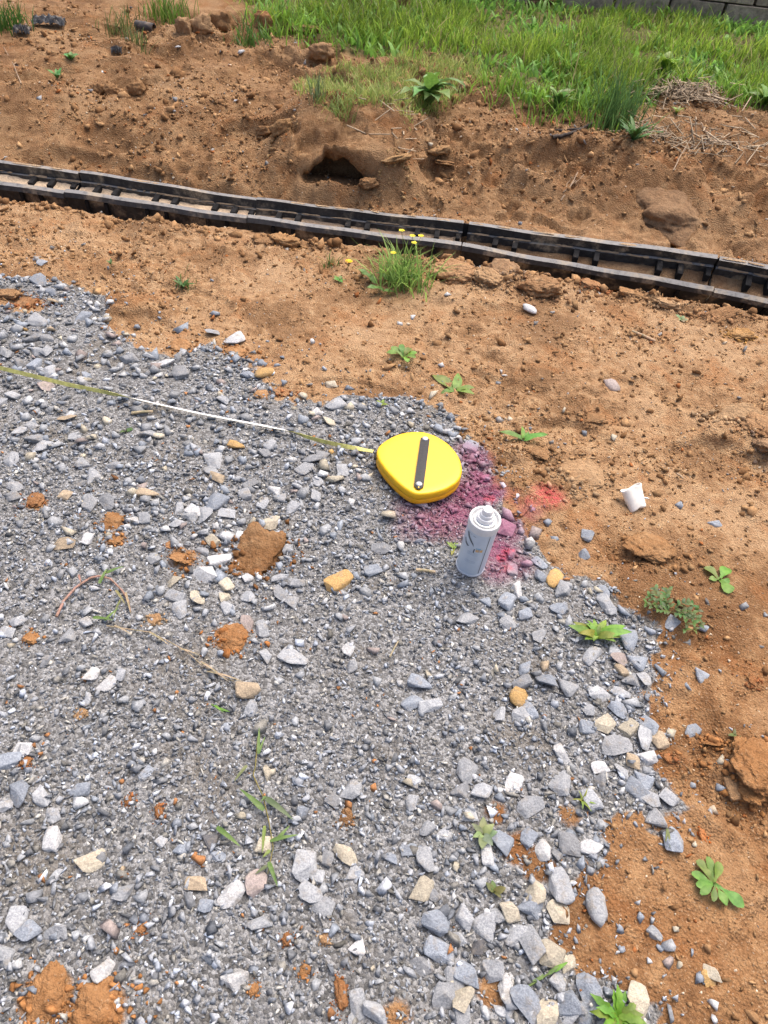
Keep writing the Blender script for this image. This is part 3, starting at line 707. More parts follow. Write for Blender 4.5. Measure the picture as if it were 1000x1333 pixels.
SPECIAL = {(674, 907): 'smooth rounded orange-tan pebble on the grey gravel', (440, 756): 'pointed flat yellow-tan stone right of the square clay clod',
           (776, 1179): 'large oval pale grey stone alone on the clay beside the gravel', (726, 1189): 'rounded cream stone touching the clay below the biggest edge stone',
           (841, 984): 'bright white stone at the end of the row along the clay', (730, 1154): 'big pale grey block just above the rounded cream stone',
           (802, 974): 'large long grey stone in the row left of the bright white stone', (875, 1094): 'blue-grey stone with a grass blade, lowest of the border row',
           (712, 1319): 'large notched cream stone in the cluster beside the green twig', (744, 1298): 'largest blue-grey block beside the notched cream stone',
           (827, 1303): 'pale cream stone beside the bright green weed clump', (397, 1128): 'large pale wedge-shaped stone right of the sprawling grass runner',
           (306, 1277): 'white pointed stone alone in fine gravel below the grass runner', (462, 1026): 'pale bluish stone alone in fine gravel above the wedge stone',
           (614, 1264): 'blue-grey triangular stone in the thick cluster', (620, 1228): 'darkest small stone in the thick cluster',
           (305, 444): 'white stone standing out on the clay beyond the gravel edge', (345, 487): 'yellow-tan rounded stone on the far gravel edge',
           (690, 404): 'oblong white pebble on the clay in front of the drain', (795, 503): 'rounded brownish grey stone alone on the open clay',
           (930, 681): 'small blue-grey stone alone on clay right of the white cup', (722, 754): 'yellow-tan stone at the clay edge right of the can',
           (671, 770): 'white stone lying on a blue-grey one in front of the can', (657, 690): 'big stone tinted pink right against the spray can',
           (282, 656): 'long slate-blue stone above the square clay clod', (264, 751): 'large white stone below left of the square clay clod',
           (226, 754): 'oblong cream-white stone left of the large white stone', (322, 900): 'dusty tan stone at the end of the dry root',
           (545, 892): 'long pale blue stone leaning over two grey ones', (271, 1096): 'dark grey stone left of the sprawling grass runner',
           (764, 697): 'blue-grey stone, upper of two on clay right of the paint', (756, 720): 'blue-grey stone, lower of two on clay right of the paint',
           (914, 879): 'blue-grey splinter alone on the clay below the creeping weed', (900, 951): 'blue-grey splinter alone on the clay beside the border row',
           (55, 343): 'blue-grey stone alone on the clay before the gravel begins', (276, 434): 'pale grey stone on the clay left of the white one',
           (612, 582): 'pale violet-grey stone touching the yellow reel', (306, 1277): 'white pointed stone alone in fine gravel below the grass runner',
           (301, 1165): 'white chunky stone left of the foot of the grass runner', (37, 1215): 'blue-grey stone with a dark shaded side in fine gravel',
           (851, 1070): 'weathered grey stone just above the lowest border stone', (119, 1122): 'cream-white oblong stone in the plain fine gravel'}
LANDMARKS = [('yellow reel', 545, 610), ('spray can', 612, 725), ('square brown clod', 335, 720), ('round orange clod', 301, 831), ('curled reddish grass runner', 130, 775), ('dry root', 230, 848),
  ('sprawling grass runner', 350, 1070), ('pale wilted plant', 628, 1088), ('olive leaf scrap', 643, 1162), ('green twig', 710, 1270), ('yellow-green weed', 775, 830), ('creeping weed', 872, 800),
  ('white start of tape', 163, 516), ('middle of the white tape', 270, 540), ('yellow tape end', 30, 487), ('smooth orange-tan pebble', 674, 907), ('bright white border stone', 841, 984),
  ('pale wedge-shaped stone', 397, 1128), ('white pointed stone', 306, 1277), ('sandy orange clods', 95, 1305), ('pair of orange clods', 150, 692), ('bright orange clod', 42, 830), ('pointed yellow-tan stone', 440, 756),
  ('oval pale stone', 776, 1179), ('notched cream stone', 712, 1319), ('triangular blue-grey stone', 614, 1264), ('leafy rosette', 928, 1152), ('bright green weed clump', 802, 1315), ('dusty tan stone', 322, 900),
  ('flat tan clay slab', 758, 620), ('white cup', 822, 655), ('reddish tip clod', 35, 397), ('lone white clay stone', 305, 444), ('yellow-tan edge stone', 345, 487),
  ('five-leaved weed', 593, 510), ('red paint spot', 712, 648), ('long rust-orange clod', 444, 1293), ('oblong cream-white stone', 119, 1122), ('big clay lump', 985, 1003), ('chunky white stone', 301, 1165),
  ('long pale blue stone', 545, 892), ('tiny grassy sprig', 757, 1044), ('flowering grass clump', 524, 355), ('hollow in the bank', 440, 205), ('flat orange clod', 239, 726), ('tan crumb by the root', 202, 806)]
def where(x, y):
    nm, lx, ly = min(LANDMARKS, key=lambda l: (l[1] - x) ** 2 + (1.3 * (l[2] - y)) ** 2)
    dx, dy = x - lx, (y - ly) * 1.15
    a = math.degrees(math.atan2(-dy, dx)) % 360
    d = ('right of', 'beyond and right of', 'beyond', 'beyond and left of', 'left of', 'in front and left of', 'in front of', 'in front and right of')[int((a + 22.5) // 45) % 8]
    return d + ' the ' + nm, math.hypot(dx, dy)
PENDING = {}
st = []
for tok in STONES.replace('\n', ';').split(';'):
    tok = tok.split()
    if len(tok) == 4: st.append((int(tok[0]), int(tok[1]), int(tok[2]), tok[3]))
st.sort(key=lambda s: -s[2])
used = {}
small = []
rs = random.Random(5)
nind = 0
SIZES = {}
for (x, y, w, c) in st:
    P = G(x, y)
    wm = w * mpp(P)
    if (nind >= 285 or w < 10) and (x, y) not in SPECIAL:
        small.append((P, wm, c)); continue
    zone = next(z for z in ZONES if z[0](x, y))
    round_ = (x, y) in ((674, 907), (722, 754), (345, 487), (690, 404), (795, 503), (776, 1179)) or (c == 'c' and w < 14)
    me = rs.choice(PEB) if round_ else ROCKS[(x * 7 + y * 3) % len(ROCKS)]
    k = rs.uniform(.82, 1.12)
    a, b = wm * 1.27 * rs.uniform(0.95, 1.15), wm * 1.27 * rs.uniform(0.68, 0.95)
    if w > 30: a, b = wm * 1.12, wm * .86
    hz = wm * rs.uniform(0.6, 0.95)
    o = link('pebble' if round_ else 'crushed_stone', me, None, None, (P[0], P[1], P[2] + hz * 0.12),
             (rs.gauss(0, .16), rs.gauss(0, .16), rs.uniform(0, 6.28)), (a, b, hz))
    v = rs.uniform(0.80, 1.18)
    o.color = (*[q * v for q in CC_[c]], 1)
    nind += 1
    sw = 'big' if w >= 30 else 'medium' if w >= 20 else 'small' if w >= 14 else 'tiny'
    if (x, y) in SPECIAL: tag(o, SPECIAL[(x, y)], 'stone', zone[2])
    else:
        wh, dist = where(x, y); tag(o, 'stone', 'stone', zone[2]); PENDING.setdefault((sw, CN[c], wh), []).append((dist, o))
for (sw, cn, wh), lst in PENDING.items():
    if len(lst) == 3: wh = wh.replace('in front and ', 'before and ')
    lst.sort(key=lambda t: t[0]); n = len(lst)
    for k, (_, o) in enumerate(lst):
        if n == 1: o['label'] = f"{sw} {cn} stone {wh}"
        else:
            ords = {2: ('nearer', 'farther'), 3: ('nearest', 'middle', 'farthest')}.get(n)
            if ords: o['label'] = f"{ords[k]} of {('two', 'three')[n - 2]} {sw} {cn} stones {wh}"
            else: o['label'] = f"{('first', 'second', 'third', 'fourth', 'fifth', 'sixth', 'seventh')[min(k, 6)]} {sw} {cn} stone outward {wh}"
def small_stones():
    X = [p[0][0] for p in small]; Y = [p[0][1] for p in small]; S = [p[1] * 1.05 for p in small]; C = [CC_[p[2]] for p in small]
    x, y = sample(5600, -2.3, 1.2, 0.0, 2.75); g = gravel_sd(x, y)
    dens = sstep(-0.05, 0.02, g) * (0.12 + 0.9 * sstep(0.95, 1.8, y) + 0.55 * sstep(0.12, 0.02, g) + 0.25 * sstep(.1, .5, fbm(x, y, 4, 2, 75))) + 0.004 * (drain_d(x, y) < -.7)
    dens *= (drain_d(x, y) < -0.15)
    k = RNG.random(5600) < dens * 0.6
    X += list(x[k]); Y += list(y[k]); S += list(np.clip(RNG.lognormal(math.log(0.020), 0.32, k.sum()) * (1 + .35 * sstep(1.2, 1.7, y[k])), 0.011, 0.042))
    keys = 'llllggbbbwwnc'
    C += [np.array(CC_[keys[i]]) * f for i, f in zip(RNG.integers(0, len(keys), k.sum()), RNG.uniform(.75, 1.2, k.sum()))]
    scatter('small_stones', np.array(X), np.array(Y), np.array(S), np.array(C), base_hulls(16, 8, 0.58, 1300), 0.3, 0.18, 0.28, M_CHIP)
small_stones()

# ------------------------------------------------------------------ clay clods: x y width height(px) colour label
OR_, BR, PALE, RED = (.36, .17, .065), (.26, .145, .07), (.40, .27, .155), (.30, .12, .048)
CLOD_LIST = [
 (335, 720, 62, 54, (.22, .105, .042), 'square brown clay clod sitting among white stones on the gravel'), (301, 831, 36, 28, (.36, .15, .05), 'round orange clay clod on the gravel below the square one'),
 (147, 681, 22, 22, OR_, 'upper of two orange clods left of the stone heap'), (152, 703, 20, 16, OR_, 'lower of two orange clods left of the stone heap'),
 (239, 726, 28, 20, OR_, 'flat orange clod between white stones left of the square clod'), (224, 710, 13, 11, RED, 'small red-orange clod just above the flat orange clod'),
 (42, 830, 16, 16, OR_, 'bright orange clod in gravel left of the curled grass runner'), (61, 1294, 40, 46, OR_, 'left of two sandy orange clods near the bottom corner of the gravel'),
 (128, 1314, 58, 50, OR_, 'right and larger of two sandy orange clods near the bottom of gravel'), (444, 1293, 14, 26, RED, 'long rust-orange clod in fine gravel near the bottom'),
 (450, 1065, 15, 17, BR, 'brown clod above the pale wedge stone'), (185, 1205, 13, 15, RED, 'orange clod beside a tiny white chip above the sandy clods'),
 (397, 1264, 13, 12, OR_, 'orange crumb right of the white pointed stone'), (330, 1287, 12, 12, OR_, 'orange crumb touching the white pointed stone'), (374, 1223, 11, 12, RED, 'rust crumb above the white pointed stone'),
 (424, 1222, 11, 12, PALE, 'pale tan crumb between rust crumb and white sliver'), (202, 806, 16, 12, PALE, 'tan crumb at the start of the dry root'), (106, 930, 12, 11, PALE, 'tan crumb below the three white stones'),
 (167, 1042, 10, 11, RED, 'small rust crumb in fine gravel above the others'), (207, 1057, 10, 14, RED, 'thin rust crumb in fine gravel right of the small one'), (35, 992, 11, 11, RED, 'red crumb under the white stone at gravel edge'),
 (46, 652, 20, 18, RED, 'cluster-like rust clod left of the stones'), (341, 514, 15, 16, OR_, 'orange clod under the yellow-tan stone on the gravel edge'), (370, 511, 22, 12, RED, 'flat reddish clod beside the orange one on gravel edge'),
 (308, 458, 26, 16, OR_, 'orange clod below the white stone at the far gravel edge'), (236, 452, 24, 18, OR_, 'orange-tan clod among stones at the far gravel edge'),
 (35, 397, 34, 16, RED, 'reddish clod at the far tip of gravel'), (12, 384, 30, 14, BR, 'brown clod at the far tip of gravel'),
 (992, 1000, 70, 52, (.38, .18, .07), 'big crumbling orange clay lump at the right edge'), (955, 1027, 22, 24, PALE, 'split tan clod against the big clay lump'),
 (978, 1030, 34, 26, (.36, .17, .06), 'lumpy orange clod below the big clay lump'), (968, 975, 30, 22, (.40, .2, .08), 'crumbly orange clod beyond the big clay lump'),
 (925, 966, 26, 12, OR_, 'flat orange clod above the big clay lump'), (870, 987, 14, 9, RED, 'red-orange chip at the end of the border row'), (914, 1088, 9, 13, (.55, .15, .03), 'bright orange chip on the clay below the border row'),
 (980, 887, 15, 12, RED, 'red-orange chip alone on the clay near the right edge'), (758, 620, 46, 40, PALE, 'flat tan clay slab above the red paint spot'), (751, 646, 14, 10, PALE, 'small tan clod below the flat slab'),
 (670, 668, 11, 14, OR_, 'left of two small orange clods right of the can nozzle'), (678, 668, 11, 14, OR_, 'right of two small orange clods right of the can nozzle'),
 (845, 712, 56, 34, (.33, .18, .08), 'low crumbly clay mound below the white cup'), (770, 545, 34, 16, BR, 'dark broken clod on the open clay beside the pale pebble'), (700, 588, 30, 18, BR, 'dark clod by the flat-leaved weed'),
 (960, 545, 60, 26, PALE, 'cracked clay plate near the right edge'), (990, 555, 40, 34, (.33, .18, .09), 'cracked clay block at the right edge'), (995, 580, 26, 34, (.24, .17, .12), 'grey-brown stone half out of the picture at the right edge'),
 (590, 352, 52, 30, (.37, .20, .10), 'low rounded clay mound right of the grass clump'), (635, 362, 40, 28, PALE, 'tan clay block against the drain'), (655, 352, 36, 26, (.26, .18, .12), 'grey-brown rock against the drain'),
 (702, 374, 52, 36, (.33, .19, .10), 'large clay block below the drain'), (460, 308, 17, 14, RED, 'round red-brown stone against the drain left of the flowers'),
 (420, 314, 24, 16, RED, 'red-brown lump against the drain'), (372, 313, 36, 20, (.40, .23, .10), 'tan lump against the drain'), (345, 316, 26, 14, BR, 'brown lump against the drain'),
 (400, 322, 20, 12, BR, 'small brown lump below the drain'), (770, 372, 30, 14, RED, 'reddish lump against the right part of drain'), (822, 384, 34, 14, (.40, .24, .12), 'tan lump under the right part of drain'),
 (870, 395, 36, 14, PALE, 'pale clay flake under the right end of drain'), (935, 412, 46, 18, (.36, .2, .1), 'long clay lump under the right end of drain'), (965, 436, 30, 16, (.45, .25, .08), 'ochre clod near the right end of drain'),
 (240, 42, 18, 26, PALE, 'left of three clay blocks at the foot of grass'), (262, 38, 28, 24, PALE, 'middle of three clay blocks at the foot of grass'), (291, 36, 26, 26, BR, 'right of three clay blocks at the foot of grass'),
 (343, 38, 22, 24, (.36, .165, .08), 'reddish clay block standing by the grass'), (418, 74, 30, 20, PALE, 'pale clay block at the edge of dry grass'), (367, 172, 28, 20, (.34, .22, .11), 'round tan clod on the bank left of hollow'),
 (345, 165, 22, 12, BR, 'brown clod beside the round tan clod'), (130, 121, 16, 18, BR, 'left of two cracked clods on the far bank'), (147, 122, 18, 16, BR, 'right of two cracked clods on the far bank'),
 (516, 207, 38, 18, (.38, .25, .12), 'flat tan clod right of the hollow'), (572, 198, 28, 18, (.35, .22, .11), 'upper flat clod on the bank below the big weed'), (578, 212, 26, 10, BR, 'lower flat clod on the bank below the big weed'),
 (603, 118, 14, 14, PALE, 'pale block at the edge of the dry grass right of weed'), (178, 122, 22, 16, BR, 'brown clod on the far bank'), (545, 208, 20, 22, BR, 'upright brown clod beside the flat tan clod'),
 (480, 240, 24, 16, BR, 'brown clod below the hollow')]
for k, (x, y, w, h, c, lab) in enumerate(CLOD_LIST):
    P = G(x, y); s = mpp(P)
    if y < 240: hz = h * s * 1.0
    else: hz = h * s * 0.75
    if 'slab' in lab or 'plate' in lab or 'flat' in lab: hz *= 0.5
    if y > 450 and w >= 12: hz *= .55
    elif y > 250: hz *= .8
    depth = w * s * rs.uniform(.7, .95) if y < 300 else h * s * 1.25
    me = MOUND_ME[k % 3] if k and (w >= 40 or 'clod' in lab and w >= 26 and y > 600 or 'block' in lab and y > 500) else CLODS[(k * 4) % 9] if k else CLODS[9]
    o = link('clay_clod', me, None, None, (P[0], P[1], P[2] + hz * (0.18 if w < 36 else 0.0)), (rs.gauss(0, .2), rs.gauss(0, .2), rs.uniform(-.5, .5)), (w * s * 1.1, depth * 1.1, hz * 1.5))
    o.color = (*c, 1); tag(o, lab, 'clay lump', 'clay lumps lying on the ground')
def clod_crumbs():
    X, Y, S, C = [], [], [], []
    for (x, y, w, h, c, lab) in CLOD_LIST:
        P = G(x, y); s = mpp(P); n = int(12 + w * 3.4); r = RNG.normal(0, 1, (n, 2)) * np.array([w, h if y > 250 else w * .6]) * s * .46
        X.append(P[0] + r[:, 0]); Y.append(P[1] + r[:, 1] - .1 * h * s); S.append(np.clip(RNG.lognormal(math.log(.055 * w * s + .002), .5, n), .003, .02)); C.append(np.array(c) * RNG.uniform(.65, 1.15, (n, 1)))
    X, Y, S, C = map(np.concatenate, (X, Y, S, C)); k = (drain_d(X, Y) < -.06) | (drain_d(X, Y) > .2)
    scatter('clod_crumbs', X[k], Y[k], S[k], C[k], base_hulls(10, 12, 0.75, 2500), 0.6, 0.1, 0.3, M_GRAIN)
clod_crumbs()
# smaller clods along the drain lip and over the bank
def small_clods():
    X, Y, S, C = [], [], [], []
    x = RNG.uniform(-2.3, 2.2, 420); y = np.interp(x, JX, JY) - 0.105 - np.abs(RNG.normal(0, 0.05, 420)); X.append(x); Y.append(y); S.append(RNG.lognormal(math.log(0.022), .45, 420))
    x, y = sample(1500, -3.0, 3.0, 3.45, 4.7); k = (drain_d(x, y) > 0.25) & (RNG.random(1500) < 0.25 + 0.75 * sstep(0, .4, fbm(x, y, 2, 3, 78))) & (sward_mask(x, y) < .3)
    X.append(x[k]); Y.append(y[k]); S.append(RNG.lognormal(math.log(0.02), .5, k.sum()))
    x, y = sample(1500, -2.0, 1.5, 0.2, 3.1); k = (gravel_sd(x, y) < -0.03) & (drain_d(x, y) < -0.1) & (RNG.random(1500) < 0.15 + 0.85 * sstep(.05, .4, fbm(x, y, 2.4, 3, 79)))
    X.append(x[k]); Y.append(y[k]); S.append(RNG.lognormal(math.log(0.014), .5, k.sum()))
    X, Y, S = map(np.concatenate, (X, Y, S)); S = np.clip(S, .006, .055); n = len(X)
    a = RNG.random((n, 1)); C = np.array([.19, .098, .042]) * (1 - a) + np.array([.38, .225, .11]) * a
    scatter('small_clods', X, Y, S, C, base_hulls(12, 14, 0.7, 1700), 0.4, 0.2, 0.25, M_GRAIN)
small_clods()

# ------------------------------------------------------------------ drain channel
PROF = [(-.010, -.024), (-.003, -.004), (.019, 0), (.019, -.013), (.022, -.013), (.028, -.098), (.150, -.098), (.154, -.040), (.167, -.040), (.167, 0),
        (.190, 0), (.190, -.030), (.179, -.030), (.173, -.112), (.016, -.112), (.008, -.028)]
SEC_LAB = ['section reaching the left edge of the photo', 'section with tan silt left of the flowers', 'section right behind the yellow flowers', 'section standing over the clay blocks', 'section at the right end']
def drain_section(i):
    F0, F1 = JF[i], JF[i + 1]
    th0, th1 = math.radians(JT[i]), math.radians(JT[i + 1])
    a = F1 - F0; L = np.linalg.norm(a); a = a / L
    n = np.cross([0, 0, 1.0], a); n /= np.linalg.norm(n); z = np.cross(a, n)
    root = empty('drain_channel', F0)
    org = np.array([0, 0, 0.03])
    g = 0.002
    def P(s, uu, vv):
        th = th0 + (th1 - th0) * s / L
        u = n * math.cos(th) + z * math.sin(th); v = -n * math.sin(th) + z * math.cos(th)
        return org + a * s + u * uu + v * vv
    bm = bmesh.new()
    rings = []
    ns = 26
    for k in range(ns + 1):
        s = g + (L - 2 * g) * k / ns; w = 0.0025 * math.sin(s * 5 + i) + 0.0012 * math.sin(s * 17)
        rings.append([bm.verts.new(P(s, uu + w * 0.6, vv + w)) for uu, vv in PROF])
    m = len(PROF)
    for k in range(ns):
        for q in range(m): bm.faces.new((rings[k][q], rings[k][(q + 1) % m], rings[k + 1][(q + 1) % m], rings[k + 1][q]))
    # end caps as quads round the wall section
    for rg in (rings[0], rings[-1]):
        for (q0, q1, q2, q3) in ((0, 1, 2, 15), (2, 3, 4, 15), (4, 5, 14, 15), (5, 6, 13, 14), (6, 7, 12, 13), (7, 8, 11, 12), (8, 9, 10, 11)):
            try: bm.faces.new((rg[q0], rg[q1], rg[q2], rg[q3]))
            except ValueError: pass
    bmesh.ops.recalc_face_normals(bm, faces=bm.faces)
    body = link('channel_body', mesh_bm('channel_body', bm), M_CHANNEL, root)
    def box(nm, s0, s1, u0, u1, v0, v1, mat, col=None):
        b = bmesh.new(); vs = [b.verts.new(P(s, uu, vv)) for s in (s0, s1) for uu in (u0, u1) for vv in (v0, v1)]
        for f in ((0, 1, 3, 2), (4, 6, 7, 5), (0, 4, 5, 1), (2, 3, 7, 6), (0, 2, 6, 4), (1, 5, 7, 3)): b.faces.new([vs[q] for q in f])
        bmesh.ops.bevel(b, geom=list(b.edges), offset=0.0015, segments=1, affect='EDGES')
        return link(nm, mesh_bm(nm, b), mat, root, None, None, None, col)
    npair = 3
    for pq in range(npair):
        c = L * (pq + 0.5) / npair
        for dx in (-0.045, 0.045):
            box('rib', c + dx - .012, c + dx + .012, .092, .1525, -.0965, -.036, M_RIB)
            box('outer_rib', c + dx - .008, c + dx + .008, -.004, .010, -.105, -.0315, M_RIB)
    # collar where the next length plugs in
    box('coupling_rib', L - .030, L - .008, .110, .1525, -.0965, -.041, M_RIB)
    box('joint_gap_strip', L - .035, L + .030, .1755, .1835, -.100, -.006, M_RIB)  # black strip added behind the joint so the open gap looks dark
    # silt lying in the bottom
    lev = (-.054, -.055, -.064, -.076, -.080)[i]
    k = 60; V = []; Fq = []
    for q in range(k + 1):
        s = g * 2 + (L - 4 * g) * q / k
        for j in range(7):
            uu = .024 + (.153 - .024) * j / 6
            V.append(P(s, uu, lev + .012 * (mnoise.noise((s * 9, uu * 30, i * 3.1)) + .5 * mnoise.noise((s * 40, uu * 60, i)))))
    for q in range(k):
        for j in range(6): Fq.append((q * 7 + j, q * 7 + j + 1, q * 7 + 8 + j, q * 7 + 7 + j))
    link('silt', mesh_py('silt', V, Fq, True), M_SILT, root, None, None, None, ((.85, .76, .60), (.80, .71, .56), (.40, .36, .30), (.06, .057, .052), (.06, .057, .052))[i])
    # dried mud left on the grate seat
    hulls = base_hulls(6, 9, .4, 2100 + i * 10); V = []; Fq = []
    r2 = random.Random(60 + i)
    for q in range(34):
        s = r2.uniform(.03, L - .03); bv, bf = r2.choice(hulls); o0 = len(V); ln = r2.uniform(.03, .11)
        on_rail = r2.random() < .3
        for w in bv:
            if on_rail: V.append(P(s + w[0] * ln, .179 + w[1] * .014, .001 + w[2] * .006))
            else: V.append(P(s + w[0] * ln, .1600 + w[1] * .014, -.038 + w[2] * .016))
        Fq += [tuple(int(x) + o0 for x in f) for f in bf]
    o = link('dried_mud', mesh_py('dried_mud', V, Fq), M_SILT, root, None, None, None, (.60, .50, .36)); o['kind'] = 'stuff'
    tag(root, 'black plastic trench drain channel, ' + SEC_LAB[i], 'drain channel', 'drain channel lengths laid end to end')
for i in range(5): drain_section(i)

# ------------------------------------------------------------------ yellow tape reel
def tape_measure():
    zt = 0.034
    px = [(124, 325), (136, 290), (165, 262), (210, 230), (260, 203), (310, 183), (370, 169), (440, 164), (510, 168), (590, 193), (650, 225), (705, 263), (750, 310), (782, 355), (806, 405),
          (818, 455), (816, 500), (802, 540), (770, 582), (690, 632), (620, 655), (560, 668), (500, 676), (455, 678), (425, 672), (395, 658), (350, 628), (300, 587), (240, 527), (190, 470), (150, 412), (130, 370)]
    W = np.array([un(470 + a / 6.25, 540 + b / 6.25, zt + 0.012)[:2] for a, b in px])
    # close resampled outline
    n = 96
    Wc = np.vstack([W, W[:1]]); seg = np.r_[0, np.cumsum(np.hypot(*np.diff(Wc, axis=0).T))]
    t = np.linspace(0, seg[-1], n, endpoint=False)
    R = np.stack([np.interp(t, seg, Wc[:, 0]), np.interp(t, seg, Wc[:, 1])], -1)
    for _ in range(1): R = (np.roll(R, 1, 0) + 2 * R + np.roll(R, -1, 0)) / 4
    c = R.mean(0); gz = Hz(c[0], c[1]) + 0.012
    Rl = R - c
    tg = np.roll(Rl, -1, 0) - np.roll(Rl, 1, 0); nrm = np.stack([tg[:, 1], -tg[:, 0]], -1); nrm /= np.linalg.norm(nrm, axis=1)[:, None]
    if (nrm * Rl).sum() < 0: nrm = -nrm
    root = empty('tape_measure', (c[0], c[1], gz))
    def shell(name, levels, close_top=True, close_bot=True, dome=0.0):
        V = []; Fc = []
        for (off, z) in levels:
            for k in range(n): V.append((*(Rl[k] + nrm[k] * off), z))
        for q in range(len(levels) - 1):
            for k in range(n): Fc.append((q * n + k, q * n + (k + 1) % n, (q + 1) * n + (k + 1) % n, (q + 1) * n + k))
        if close_bot: Fc.append(tuple(range(n - 1, -1, -1)))
        if close_top:
            base = (len(levels) - 1) * n
            off, z = levels[-1]; prev = base
            for q, f in enumerate((.85, .55, .25)):
                o0 = len(V)
                for k in range(n): V.append((*((Rl[k] + nrm[k] * off) * f), z + dome * (1 - f)))
                for k in range(n): Fc.append((prev + k, prev + (k + 1) % n, o0 + (k + 1) % n, o0 + k))
                prev = o0
            Fc.append(tuple(range(prev, prev + n)))
        me = mesh_py(name, V, Fc, True)
        try: me.set_sharp_from_angle(angle=math.radians(40))
        except Exception: pass
        return me
    top = shell('case_top', [(-.005, .0205), (-.001, .0208), (0, .0220), (0, .0375), (-.0010, .0410), (-.0035, .0432), (-.008, .0442)], True, True, .002)
    bot = shell('case_bottom', [(-.012, 0), (-.005, .0010), (-.001, .004), (.0, .007), (0, .0185), (-.001, .0202), (-.005, .0206)])
    link('case_top', top, mat_plain('yellow_plastic', (.86, .50, .007), .38, .5, .03, 30, ((.45, .30, .08), 55, .60, .80, .55)), root)
    link('case_bottom', bot, mat_plain('shaded_yellow_plastic', (.80, .38, .005), .40, .5, .04, 30, ((.30, .2, .1), 40, .5, .75, .6)), root)  # shade on the case side put into a darker, more orange yellow
    # strap with two rivets
    A = un(470 + 524 / 6.25, 540 + 182 / 6.25, gz + .047); B = un(470 + 466 / 6.25, 540 + 608 / 6.25, gz + .047)
    A2, B2 = A[:2] - c, B[:2] - c; d = (B2 - A2); Ls = np.linalg.norm(d); d /= Ls; q = np.array([-d[1], d[0]])
    bm = bmesh.new(); hw = .0135; rows = []
    ns = 20
    for k in range(ns + 1):
        s = Ls * k / ns
        e = min(s, Ls - s); ww = hw * math.sqrt(max(0.08, 1 - max(0, 1 - e / hw) ** 2))
        zz = .0470 + .005 * math.sin(math.pi * k / ns) ** 0.8
        rows.append([bm.verts.new((*(A2 + d * s + q * f * ww), zz + dz)) for f, dz in ((-1, 0), (-1, .0028), (0, .0034), (1, .0028), (1, 0))])
    for k in range(ns):
        for j in range(4): bm.faces.new((rows[k][j], rows[k][j + 1], rows[k + 1][j + 1], rows[k + 1][j]))
        bm.faces.new((rows[k][4], rows[k][0], rows[k + 1][0], rows[k + 1][4]))
    bm.faces.new(rows[0]); bm.faces.new(rows[-1])
    strap = link('strap', mesh_bm('strap', bm, False), mat_plain('black_leather', (.022, .021, .022), .55, .4, .25, 200, None, 0, .002), root)
    M_RIV = mat_plain('rivet_metal', (.62, .62, .63), .4, .5, .06, 90, None, .6)
    for s in (.014, Ls - .017):
        bm = bmesh.new(); prev = None
        for (r, z) in ((.0092, 0), (.0092, .0016), (.0076, .0036), (.0042, .0050), (.0006, .0056)):
            ring = [bm.verts.new((r * math.cos(t), r * math.sin(t), z)) for t in np.linspace(0, 2 * math.pi, 18, endpoint=False)]
            if prev: [bm.faces.new((prev[k], prev[(k + 1) % 18], ring[(k + 1) % 18], ring[k])) for k in range(18)]
            prev = ring
        bm.faces.new(prev)
        p2 = A2 + d * s; link('rivet', mesh_bm('rivet', bm, True), M_RIV, root, (p2[0], p2[1], .0516))
    # small brass tongue under the lower rivet and mouth of the case
    bm = bmesh.new(); bmesh.ops.create_cube(bm, size=1)
    bmesh.ops.bevel(bm, geom=list(bm.edges), offset=.12, segments=2, affect='EDGES')
    p2 = A2 + d * (Ls - .0065)
    link('buckle_pin', mesh_bm('buckle_pin', bm, True), mat_plain('brass_pin', (.6, .36, .08), .35, .5, .1, 90, None, .7), root, (p2[0], p2[1], .0510), (0, 0, math.atan2(d[1], d[0])), (.009, .0045, .003))
    bm = bmesh.new(); bmesh.ops.create_cube(bm, size=1); bmesh.ops.bevel(bm, geom=list(bm.edges), offset=.1, segments=2, affect='EDGES')
    M0 = un(470 + 122 / 6.25, 540 + 335 / 6.25, gz + .021)[:2] - c
    dirx = M0 / np.linalg.norm(M0)
    link('tape_mouth', mesh_bm('tape_mouth', bm, True), mat_plain('dark_mouth', (.05, .04, .02), .5), root, (M0[0] * .985, M0[1] * .985, .021), (0, 0, math.atan2(dirx[1], dirx[0])), (.012, .026, .014))
    # tape ribbon paid out over the gravel, twisting so that the white back shows on one stretch
    pts = [(486, 587.5, .021, 0.0), (474, 585.5, .020, .15), (460, 583, .02, .75), (440, 579, .016, 1.35), (420, 574.5, .015, 1.45), (398, 568.5, .016, 1.50), (385, 563.5, .018, 2.2), (365, 558.5, .018, 2.75), (330, 551.5, .018, 2.85), (290, 544, .018, 2.8),
           (250, 536, .019, 2.8), (210, 527, .020, 2.75), (180, 520, .021, 2.65), (163, 516, .022, 2.3), (148, 513, .020, 1.62), (125, 508, .018, 1.2), (90, 501, .016, 1.12), (50, 491, .016, 1.1), (0, 479, .016, 1.1), (-60, 464, .016, 1.1), (-140, 445, .016, 1.1)]
    Pw = []
    for (x, y, z, tw) in pts:
        P = un(x, y, z + .004); P[2] = max(P[2], Hz(P[0], P[1]) + .010) if x < 440 else P[2]
        Pw.append((P, tw))
    # resample
    Q = []; 
    for k in range(len(Pw) - 1):
        for f in np.linspace(0, 1, 9, endpoint=False):
            f2 = f
            Q.append((Pw[k][0] * (1 - f2) + Pw[k + 1][0] * f2, Pw[k][1] * (1 - f2) + Pw[k + 1][1] * f2))
    PP = np.array([p for p, _ in Q]); TW = np.array([t for _, t in Q])
    for _ in range(6):
        PP[1:-1] = (PP[:-2] + 2 * PP[1:-1] + PP[2:]) / 4; TW[1:-1] = (TW[:-2] + 2 * TW[1:-1] + TW[2:]) / 4
